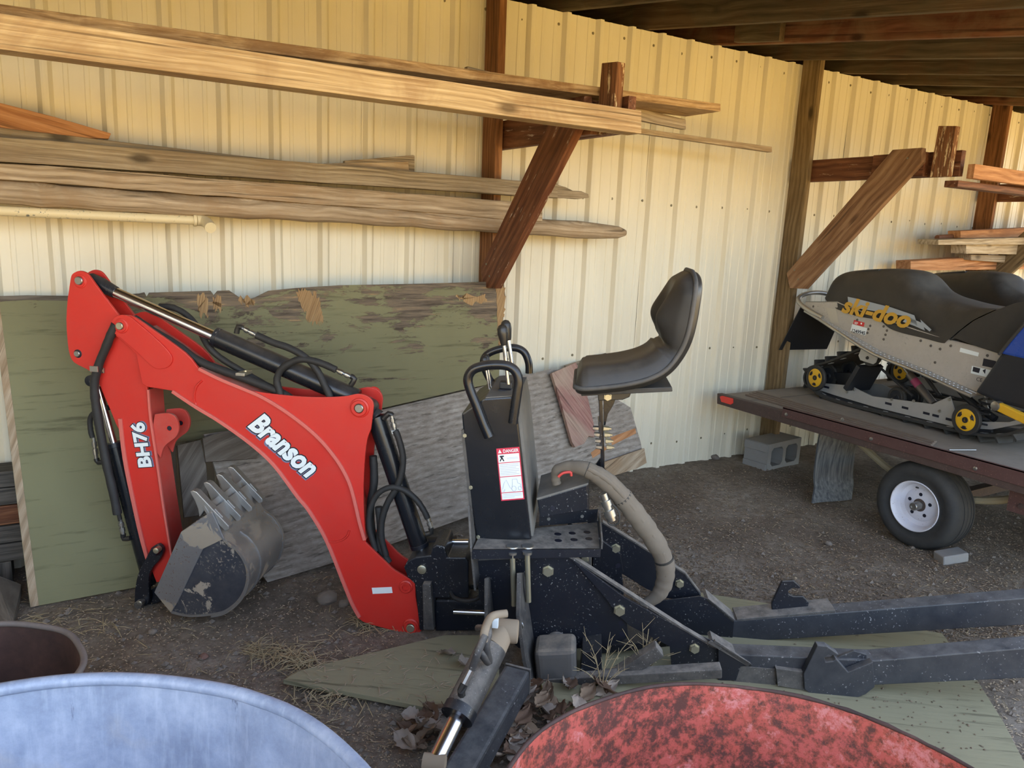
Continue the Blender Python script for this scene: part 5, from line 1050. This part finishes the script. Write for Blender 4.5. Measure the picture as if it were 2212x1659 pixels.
for px in ([(640, 632), (662, 625), (690, 640), (700, 690), (684, 700), (668, 698), (655, 670)], [(426, 640), (446, 640), (450, 680), (432, 682)], [(458, 642), (474, 640), (480, 668), (466, 676)], [(1072, 612), (1088, 610), (1092, 650), (1086, 700), (1078, 760), (1074, 700)], [(516, 646), (552, 645), (545, 655), (538, 664), (530, 660)], [(985, 640), (1040, 636), (1052, 650), (1010, 656)]):
    jg = []
    for i in range(len(px)):
        (xa, ya), (xb, yb) = px[i], px[(i+1) % len(px)]
        for q in range(7): f_ = q/7; jg.append((lerp(xa, xb, f_)+random.uniform(-2.5, 2.5), lerp(ya, yb, f_)+random.uniform(-9, 9)*(1 if q else .3)))
    lean('splintered_patch', jg, pb, .0012, M['splinter'], None, parent=B_, lift=.0013, grain=(0, 0, 1) if len(px) < 6 else (.2, 0, 1), bevel=0)
pc = plane3(V(.72, 3.19, 0), V(2.72, 3.385, 0), V(.72, 3.59, 1.0))
C_ = lean('weathered_sheet', [(440, 938), (600, 915), (830, 884), (1000, 845), (1190, 797), (1200, 800), (1320, 772), (1332, 862), (1362, 880), (1384, 955), (1392, 998), (1310, 1020), (1180, 1062), (1000, 1120), (830, 1181), (700, 1222), (578, 1258), (520, 1180)], pc, .016, M['greyply'], 'large grey weathered plywood sheet tilted against the wall behind the boom and seat', 'plywood', grain=(1, .1, .05))
lean('orange_split', [(1318, 945), (1372, 925), (1374, 936), (1322, 962)], pc, .001, M['orange'], None, parent=C_, lift=.0012, grain=(1, 0, .2), bevel=0); lean('orange_split', [(1276, 978), (1300, 960), (1312, 970), (1280, 990)], pc, .001, M['orange'], None, parent=C_, lift=.0012, grain=(1, 0, .2), bevel=0)
pd = (pc[0]+V(0, -.03, 0), pc[1])
lean('board', [(383, 962), (434, 950), (446, 1010), (452, 1110), (398, 1118)], pd, .02, M['greyply_dark'], 'dark narrow board standing between the red stick and the bucket teeth', grain=(.1, 0, 1))
lean('board', [(438, 946), (470, 936), (560, 918), (572, 950), (555, 990), (445, 998)], (pc[0]+V(0, -.055, 0), pc[1]), .02, M['greyply_dark'], 'dark weathered board end behind the bucket teeth', grain=(1, 0, .15))
lean('board', [(1192, 806), (1244, 783), (1252, 800), (1270, 860), (1286, 930), (1285, 944), (1272, 942), (1262, 958), (1243, 966), (1236, 955), (1212, 870)], (pc[0]+V(0, -.05, 0), pc[1]), .022, M['redboard'], 'short faded red board leaning on the grey sheet beside the seat', grain=(.25, 0, -1))
lean('board', [(1221, 790), (1310, 763), (1322, 770), (1320, 800), (1224, 800)], (V(0, 3.765, 0), V(0, 1, 0)), .012, M['greytan'], 'small tan board end showing above the seat cushion, behind the faded red board', grain=(1, 0, .2))
lean('board', [(1300, 1000), (1392, 968), (1397, 1000), (1376, 1012), (1318, 1030)], (pc[0]+V(0, -.028, 0), pc[1]), .016, M['greytan'], 'splintered tan plywood corner at the lower edge of the grey sheet', grain=(1, 0, .2))
# planks stacked at the far left, behind the green sheet
for i, (y0, y1, mt, nm) in enumerate(((1016, 1052, 'darkplank', 'topmost dark plank of the stack beside the upright green sheet'), (1052, 1090, 'darkplank', 'second dark plank from the top of the stack beside the green sheet'), (1090, 1133, 'bracket', 'brownish plank in the middle of the stack beside the green sheet'), (1134, 1172, 'darkplank', 'grey plank under the brownish plank of the stack beside the green sheet'), (1173, 1212, 'darkplank', 'lowest grey plank of the stack beside the green sheet'))):
    a = ony(0, y0, 3.62); b_ = ony(0, y1, 3.62); g = G(); g.abox((-1.7, 3.60, b_.z+.002), (-.07-.015*(i % 3), 3.74, a.z-.002)); o = obj('plank', g, M[mt], bevel=.004, grain=(1, 0, 0)); tag(o, nm, 'plank', 'planks stacked beside the green sheet')
zb = ony(0, 1212, 3.62).z
for i, x in enumerate((-1.5, -.75, -.32)):
    g = G(); g.abox((x, 3.60, gz(x, 3.65)-.01), (x+.1, 3.74, zb)); o = obj('bearer_block', g, M['darkplank'], bevel=.004, grain=(0, 0, 1)); tag(o, ('dark wooden block under the far ends of the stacked planks', 'dark wooden block under the middle of the stacked planks', 'dark wooden block under the plank ends next to the green sheet')[i], 'block', 'blocks under the plank stack')
g = G(); g.prism([onz(-140, 1262, .10), onz(-10, 1240, .10), onz(47, 1262, .05), onz(28, 1345, .02), onz(-160, 1350, .02)], (0, 0, -.035)); o = obj('plank', g, M['greyply_dark'], bevel=.004, grain=(.1, 1, 0)); tag(o, 'wide grey plank lying on the ground between the rusty drum and the plank stack', 'plank')

# ================================================================== sheets lying on the ground
def ground_sheet(px, z, th, label):
    g = G(); g.prism([onz(x, y, z) for x, y in px], (0, 0, -th)); o = obj('plywood_sheet', g, M['green_floor'], bevel=.001, grain=(.8, -.6, 0)); return tag(o, label, 'plywood')
ground_sheet([(612, 1468), (650, 1448), (700, 1434), (860, 1396), (960, 1372), (1075, 1372), (1080, 1500), (1000, 1545), (900, 1524), (800, 1504)], .026, .016, 'broken green plywood piece on the dirt between the boom foot and the stabiliser leg')
ground_sheet([(1150, 1400), (1340, 1330), (1500, 1278), (1640, 1300), (2035, 1368), (2110, 1468), (2168, 1560), (2235, 1690), (1900, 1760), (1300, 1640), (1190, 1560)], .022, .016, 'large dirty green plywood sheet on the ground under the mounting beams')

# ================================================================== tubs and drum in front
def tub(c, r, h, rb, mat, rim_r, wall=.006, dents=(), seg=120, bulge=0.0, square=0.0):
    def rad(th, f): 
        rr = lerp(rb, r, f)
        for (t0, wd, dp) in dents:
            d = (th-t0+PI) % (2*PI)-PI; rr += dp*math.exp(-(d/wd)**2)*min(1, f*2)*(1-.93*f**5)
        return rr+.0025*math.sin(9*th+3*f)
    rows = [0, .12, .3, .5, .7, .85, .95, 1.0]; g = G(); vs = []; fs = []; n = seg
    for f in rows:
        for j in range(n): th = 2*PI*j/n; rr = rad(th, f); vs.append(V(c[0]+rr*math.cos(th), c[1]+rr*math.sin(th), c[2]+.012+f*(h-.012)))
    m_ = len(rows)
    for f in rows[::-1]:
        for j in range(n): th = 2*PI*j/n; rr = rad(th, f)+wall; vs.append(V(c[0]+rr*math.cos(th), c[1]+rr*math.sin(th), c[2]+f*h))
    for i in range(2*m_-1):
        for j in range(n): fs.append([i*n+j, i*n+(j+1) % n, (i+1)*n+(j+1) % n, (i+1)*n+j])
    fs.append(list(range(n))); fs.append([(2*m_-1)*n+j for j in range(n)][::-1]); g.add(vs, fs)
    rimp = [V(c[0]+(rad(2*PI*j/n, 1)+wall*.5)*math.cos(2*PI*j/n), c[1]+(rad(2*PI*j/n, 1)+wall*.5)*math.sin(2*PI*j/n), c[2]+h) for j in range(n)]
    return g, rimp
m, t, b = new_mat('blue_grey_tub'); oc = coords(t, 'Object', rnd=False); n1 = noise(t, oc, 7, 8, .7); n2 = noise(t, coords(t, 'Object', (1, 1, .12), rnd=False), 55, 4, .6); n3 = noise(t, oc, 2.2, 5, .6, 1.5)
c_ = ramp(t, n1, [(.3, (.20, .235, .32)), (.5, (.31, .355, .46)), (.7, (.46, .50, .60))]); c_ = mixc(t, mth(t, 'MULTIPLY', ramp(t, n2, [(.5, gray(0)), (.75, gray(1))]), .35), c_, (.62, .66, .74))
c_ = mixc(t, ramp(t, noise(t, coords(t, 'Object', (1, 1, .35), rnd=False), 9, 6, .75, .8), [(.67, gray(0)), (.72, gray(.7))]), c_, (.07, .085, .13)); c_ = mixc(t, mth(t, 'MULTIPLY', ramp(t, n3, [(.62, gray(0)), (.75, gray(1))]), .4), c_, (.50, .44, .38))
t.links.new(c_, b.inputs['Base Color']); b.inputs['Roughness'].default_value = .5; b.inputs['Metallic'].default_value = .1; bump(t, b, n1, .15, .006); M['tub_blue'] = m
m, t, b = new_mat('rusty_red_tub'); oc = coords(t, 'Object', rnd=False); n1 = noise(t, oc, 7, 9, .78); n2 = noise(t, oc, 48, 7, .75); n3 = noise(t, coords(t, 'Object', (1, 1, 3), rnd=False), 3.5, 5, .6)
c_ = mixc(t, n3, (.52, .115, .10), (.46, .075, .04)); c_ = mixc(t, ramp(t, n2, [(.42, gray(.75)), (.56, gray(0))]), c_, (.36, .075, .03)); c_ = mixc(t, ramp(t, mth(t, 'ADD', mth(t, 'MULTIPLY', n1, .5), mth(t, 'MULTIPLY', n2, .5)), [(.44, gray(.95)), (.53, gray(0))]), c_, (.085, .032, .024))
c_ = mixc(t, ramp(t, n1, [(.56, gray(0)), (.62, gray(.75))]), c_, (.66, .25, .23)); t.links.new(c_, b.inputs['Base Color']); b.inputs['Roughness'].default_value = .6; bump(t, b, n2, .4, .004); M['tub_red'] = m
m, t, b = new_mat('rust_inside'); oc = coords(t, 'Object', rnd=False); n1 = noise(t, oc, 6, 8, .7); c_ = ramp(t, n1, [(.3, (.028, .016, .014)), (.55, (.075, .038, .03)), (.72, (.15, .08, .06))]); t.links.new(c_, b.inputs['Base Color']); b.inputs['Roughness'].default_value = .75; bump(t, b, n1, .3, .004); M['rust'] = m
m, t, b = new_mat('blue_drum_paint'); oc = coords(t, 'Object', rnd=False); n1 = noise(t, oc, 9, 8, .72); c_ = ramp(t, n1, [(.42, (.03, .30, .58)), (.56, (.05, .36, .62)), (.60, (.5, .5, .42)), (.68, (.16, .08, .05))]); t.links.new(c_, b.inputs['Base Color']); b.inputs['Roughness'].default_value = .6; M['drum'] = m
TC = (-.225, 1.055, gz(-.2, 1.05)+.005); TH = .588-TC[2]
g, rp = tub(TC, .648, TH, .60, None, .012, dents=((.70, .06, .02), (.63, .05, -.022), (1.7, .12, .012)))
tb = thing('stock_tub', TC, label='large blue-grey round stock tub with scuffed inside', cat='tub'); obj('tub_wall', g, M['tub_blue'], tb, smooth=50)
rm = obj('rim', G().tube(rp, .0135, 10, closed=True), M['tub_blue'], tb, smooth=60)
# raised lettering outside along the rim
a0 = 1.50; body = 'WARNING'
for i, ch in enumerate(body):
    th = a0+.04+(len(body)-1-i)*.032*1.0; th = a0+.30-i*.036
    c = V(TC[0]+.651*math.cos(th), TC[1]+.651*math.sin(th), .588+.0132); obj('raised_letter', text_g(ch, c, V(math.sin(th), -math.cos(th), 0)*-1, V(math.cos(th), math.sin(th), 0)*-1, ZX, None, .017, 0, .01), M['tub_blue'], rm)
RC = (1.02, .70, gz(1, .7)+.005); g, rp = tub(RC, .528, .5-RC[2], .47, None, .006, wall=.004, dents=((1.2, .2, .012), (.5, .25, -.008), (2.1, .2, .006)))
rt = thing('steel_tub', RC, label='rusty round steel tub with faded red paint', cat='tub'); obj('tub_wall', g, M['tub_red'], rt, smooth=50); obj('rim', G().tube([p+V(0, 0, .0015*mnoise.noise(p*40)) for p in rp], .0045, 8, closed=True, jit=.2), M['rust'], rt, smooth=60)
DC = (-.265, 2.03, gz(-.26, 2.03)+.003); g, rp = tub(DC, .272, .45-DC[2], .268, None, .008, wall=.0015)
dr = thing('steel_drum', DC, label='cut-off steel drum, rusty brown inside and blue outside', cat='drum'); obj('drum_wall', g, M['rust'], dr, smooth=50)
go = G(); n = 96; hz = [.004, .1, .12, .14, .25, .27, .29, .40, .43]; rr_ = [.2745, .2745, .279, .2745, .2745, .279, .2745, .2745, .2745]; go.grid(lambda u, v: V(DC[0]+rr_[round(u*8)]*math.cos(2*PI*v), DC[1]+rr_[round(u*8)]*math.sin(2*PI*v), DC[2]+hz[round(u*8)]), 9, n, wrap_v=True); obj('painted_skin', go, M['drum'], dr, smooth=50)
obj('rim', G().tube(rp, .008, 8, closed=True), paint('rusty_rim', (.14, .12, .11), .6, dust=.5, dustc=(.28, .22, .18), scale=15), dr, smooth=60)

# ================================================================== litter: leaves, stones, weeds, straw
LM = [paint('leaf_tan', (.24, .16, .10), .8, scale=30, var=.4), paint('leaf_brown', (.15, .085, .05), .8, scale=30, var=.4), paint('leaf_pale', (.36, .29, .23), .8, scale=30, var=.35)]
def leaf_mesh(L, W_, curl, seed, mat):
    rnd = random.Random(seed); c1, c2 = rnd.uniform(.6, 1.4)*curl, rnd.uniform(-.5, .8)*curl
    def f(u, v):
        s = v*2-1; w = W_*math.sin(PI*min(.98, max(.02, u))**.8)*(1+.12*math.sin(u*40)*abs(s)); x = (u-.5)*L; y = s*w/2
        return V(x, y, .004+c1*y*y*14+c2*x*x*6+.004*math.sin(u*9+s*5))
    a = G().grid(f, 12, 7); b_ = G().grid(lambda u, v: f(u, v)-V(0, 0, .0012), 12, 7); b_.f = [q[::-1] for q in b_.f]; a.merge(b_)
    a.tube([f(0, .5), f(0, .5)+V(-.02, .002, .004)], .0012, 5); return a
leaf_me = []
for i in range(6):
    o = obj('dead_leaf', leaf_mesh(random.uniform(.065, .11), random.uniform(.045, .07), 1.0, i, None), LM[i % 3], smooth=60, origin=(0, 0, 0)); leaf_me.append(o.data); bpy.data.objects.remove(o)
R2 = random.Random(11)
def leaf(p, lab, grp, i):
    o = bpy.data.objects.new('dead_leaf', leaf_me[i % 6]); COL.objects.link(o); o.location = p; o.rotation_euler = (R2.uniform(-.7, .7), R2.uniform(-.5, .5), R2.uniform(0, 6.3)); tag(o, lab, 'leaf', grp)
k = 0
for (cx, cy, sx, sy, nn_, hh_, wh_) in ((1175, 1540, 75, 40, 30, .05, 'in the heap between stabiliser leg and weeds'), (1090, 1610, 60, 35, 18, .04, 'beside the rusty red tub and the stabiliser leg'), (915, 1585, 60, 45, 18, .03, 'on the dirt beyond the chrome cylinder rod'), (1270, 1500, 50, 15, 8, .03, 'under the dry weeds')):
    for _ in range(nn_):
        p = onz(cx+R2.uniform(-sx, sx), cy+R2.uniform(-sy, sy), .02); p.z = max(gz(p.x, p.y), .0)+.018+R2.uniform(0, hh_); leaf(p, ('tan', 'brown', 'pale grey')[k % 3]+' curled leaf '+wh_, 'dead leaves round the stabiliser leg', k); k += 1
for x, y in ((968, 1414), (1000, 1432)):
    p = onz(x, y, .04); leaf(p, 'small pale leaf on the broken green plywood piece' if x < 990 else 'pale leaf touching the hose fitting, on the broken green plywood piece', 'leaves on the broken plywood piece', 5 if x < 990 else 2)
M['stone'] = paint('stone', (.20, .165, .135), .9, dust=.3, scale=20, var=.3); M['stone_red'] = paint('reddish_stone', (.25, .14, .105), .9, scale=20, var=.3)
def stone(px, py, r, mat, label):
    p = onz(px, py, 0); s = random.random()*50; g = G()
    def f(u, v):
        th, ph = 2*PI*v, PI*u; d = V(math.sin(ph)*math.cos(th), math.sin(ph)*math.sin(th), math.cos(ph)*.7); return V(p.x, p.y, gz(p.x, p.y)+r*.4)+d*r*(1+.3*mnoise.noise(d*1.7+V(s, 0, 0)))
    g.grid(f, 9, 14, wrap_v=True); o = obj('stone', g, mat, smooth=60); tag(o, label, 'stone')
stone(330, 1362, .017, M['stone'], 'small tan stone on bare dirt near the bucket'); stone(440, 1418, .016, M['stone_red'], 'small reddish stone on bare dirt in front of the bucket'); stone(706, 1290, .042, M['stone'], 'large dirt-coloured clod beside the boom foot'); stone(742, 1300, .022, M['stone'], 'smaller dirt clod touching the large clod by the boom foot'); stone(1544, 993, .03, M['stone'], 'dark clod of earth at the foot of the siding'); stone(1790, 1168, .02, M['stone'], 'small clod near the trailer tyre')
M['straw'] = paint('dry_straw', (.46, .36, .2), .8, scale=40, var=.3)
def weed(px, py, seed, label):
    r = random.Random(seed); p = onz(px, py, .02); root = G(); w = thing('dry_weed', p, label=label, cat='weed')
    for i in range(7):
        d = V(r.uniform(-.1, .14), r.uniform(-.08, .08), 0); h = r.uniform(.10, .24); P = [p, p+d*.3+V(0, 0, h*.4), p+d*.7+V(0, 0, h*.75), p+d*1.2+V(0, 0, h)]
        g = G(); g.tube(P, [.0018, .0016, .0012, .0006], 5, smooth=3)
        for q in range(4):
            a = lerp(P[1], P[3], q/4); g.tube([a, a+V(r.uniform(-.05, .05), r.uniform(-.04, .04), r.uniform(.01, .05))], [.0011, .0005], 4)
        obj('stem', g, M['straw'], w)
weed(1300, 1492, 3, 'dry branching weed growing behind the rusty red tub'); weed(1388, 1462, 5, 'dry branching weed in front of the diagonal tie bar')
def litter(name, n, area, lmin, lmax, wd, mats, label, seed, clump=None, zup=None, kind='straw'):
    r = random.Random(seed); g = G()
    for _ in range(n):
        if clump: c = clump[r.randrange(len(clump))]; p = onz(c[0]+r.gauss(0, c[2]), c[1]+r.gauss(0, c[3]), 0); zz = r.uniform(0, c[4])
        else: p = onz(r.uniform(area[0], area[2]), lerp(area[1], area[3], r.random()), 0); zz = 0
        if p.y > 3.74 or p.y < .2 or p.x < -1: continue
        a = r.uniform(0, 6.28); L = r.uniform(lmin, lmax); d = V(math.cos(a), math.sin(a), 0)*L/2; s = V(-math.sin(a), math.cos(a), 0)*wd*r.uniform(.6, 1.4)
        z = (gz(p.x, p.y)+.004 if zup is None else zup)+zz; q = V(p.x, p.y, z); tz = V(0, 0, r.uniform(-.2, .3)*L*.5); md = V(0, 0, L*r.uniform(.0, .12))
        n0 = len(g.v); g.v += [q-d-s-tz, q-d+s-tz, q+md-s*1.1, q+md+s*1.1, q+d-s*.6+tz, q+d+s*.6+tz, q+md+V(0, 0, wd)]; g.f += [[n0, n0+1, n0+3, n0+6], [n0, n0+6, n0+2], [n0+2, n0+6, n0+4], [n0+6, n0+3, n0+5, n0+4]]
    o = obj(name, g, mats, origin=(0, 0, 0)); return tag(o, label, 'straw' if kind == 'straw' else 'wood chips', kind='stuff')
M['chip'] = paint('dark_chip', (.20, .145, .095), .9, scale=30, var=.4); M['chip2'] = paint('pale_chip', (.44, .335, .22), .9, scale=30, var=.4)
litter('loose_straw', 900, (40, 1010, 2400, 1640), .015, .07, .0012, M['straw'], 'straw bits scattered over the dirt floor', 21)
litter('bark_chips', 14000, (1250, 1010, 2500, 1420), .006, .022, .0028, M['chip'], 'dark bark mulch covering the dirt near the trailer', 22, kind='chip')
litter('wood_chips', 9000, (1250, 1005, 2500, 1640), .005, .020, .0022, M['chip2'], 'pale wood chips mixed into the dirt near the trailer', 23, kind='chip')
litter('leaf_crumbs', 5000, (0, 1230, 1000, 1659), .004, .014, .002, M['chip2'], 'crumbs of dry litter on the dirt left of the boom foot', 24, kind='chip')
litter('straw_tuft', 420, None, .03, .13, .0013, M['straw'], 'tufts of straw beside the broken green plywood piece', 25, clump=((620, 1415, 38, 16, .03), (660, 1440, 30, 14, .03), (690, 1505, 45, 14, .02), (560, 1400, 28, 12, .012), (800, 1345, 30, 10, .02), (150, 1350, 70, 14, .006)))
litter('sheet_litter', 260, (1560, 1395, 2130, 1640), .003, .014, .0025, M['chip'], 'dark litter crumbs on the large green plywood sheet', 31, zup=.0235, kind='chip')
litter('sheet_straw', 160, (660, 1420, 1000, 1530), .01, .05, .0014, M['chip2'], 'bits of straw on the broken green plywood piece', 32, zup=.0275)
r = random.Random(5); g = G()
for _ in range(2600):
    p = onz(r.uniform(-60, 2400), lerp(1000, 1650, r.random()**.8), 0)
    if p.y > 3.75: continue
    s = r.choice((.003, .004, .006, .009, .013))*r.uniform(.7, 1.2); z = gz(p.x, p.y)+s*.3; q = V(p.x, p.y, z); n0 = len(g.v)
    g.v += [q+V(s*r.uniform(.7, 1.3), 0, 0), q+V(0, s*r.uniform(.7, 1.3), 0), q-V(s*r.uniform(.7, 1.3), 0, 0), q-V(0, s*r.uniform(.7, 1.3), 0), q+V(r.uniform(-.3, .3)*s, 0, s*.8)]
    g.f += [[n0, n0+1, n0+4], [n0+1, n0+2, n0+4], [n0+2, n0+3, n0+4], [n0+3, n0, n0+4]]
o = obj('dirt_clods', g, M['stone'], origin=(0, 0, 0)); tag(o, 'small clods and grit all over the dirt floor', 'clods', kind='stuff')
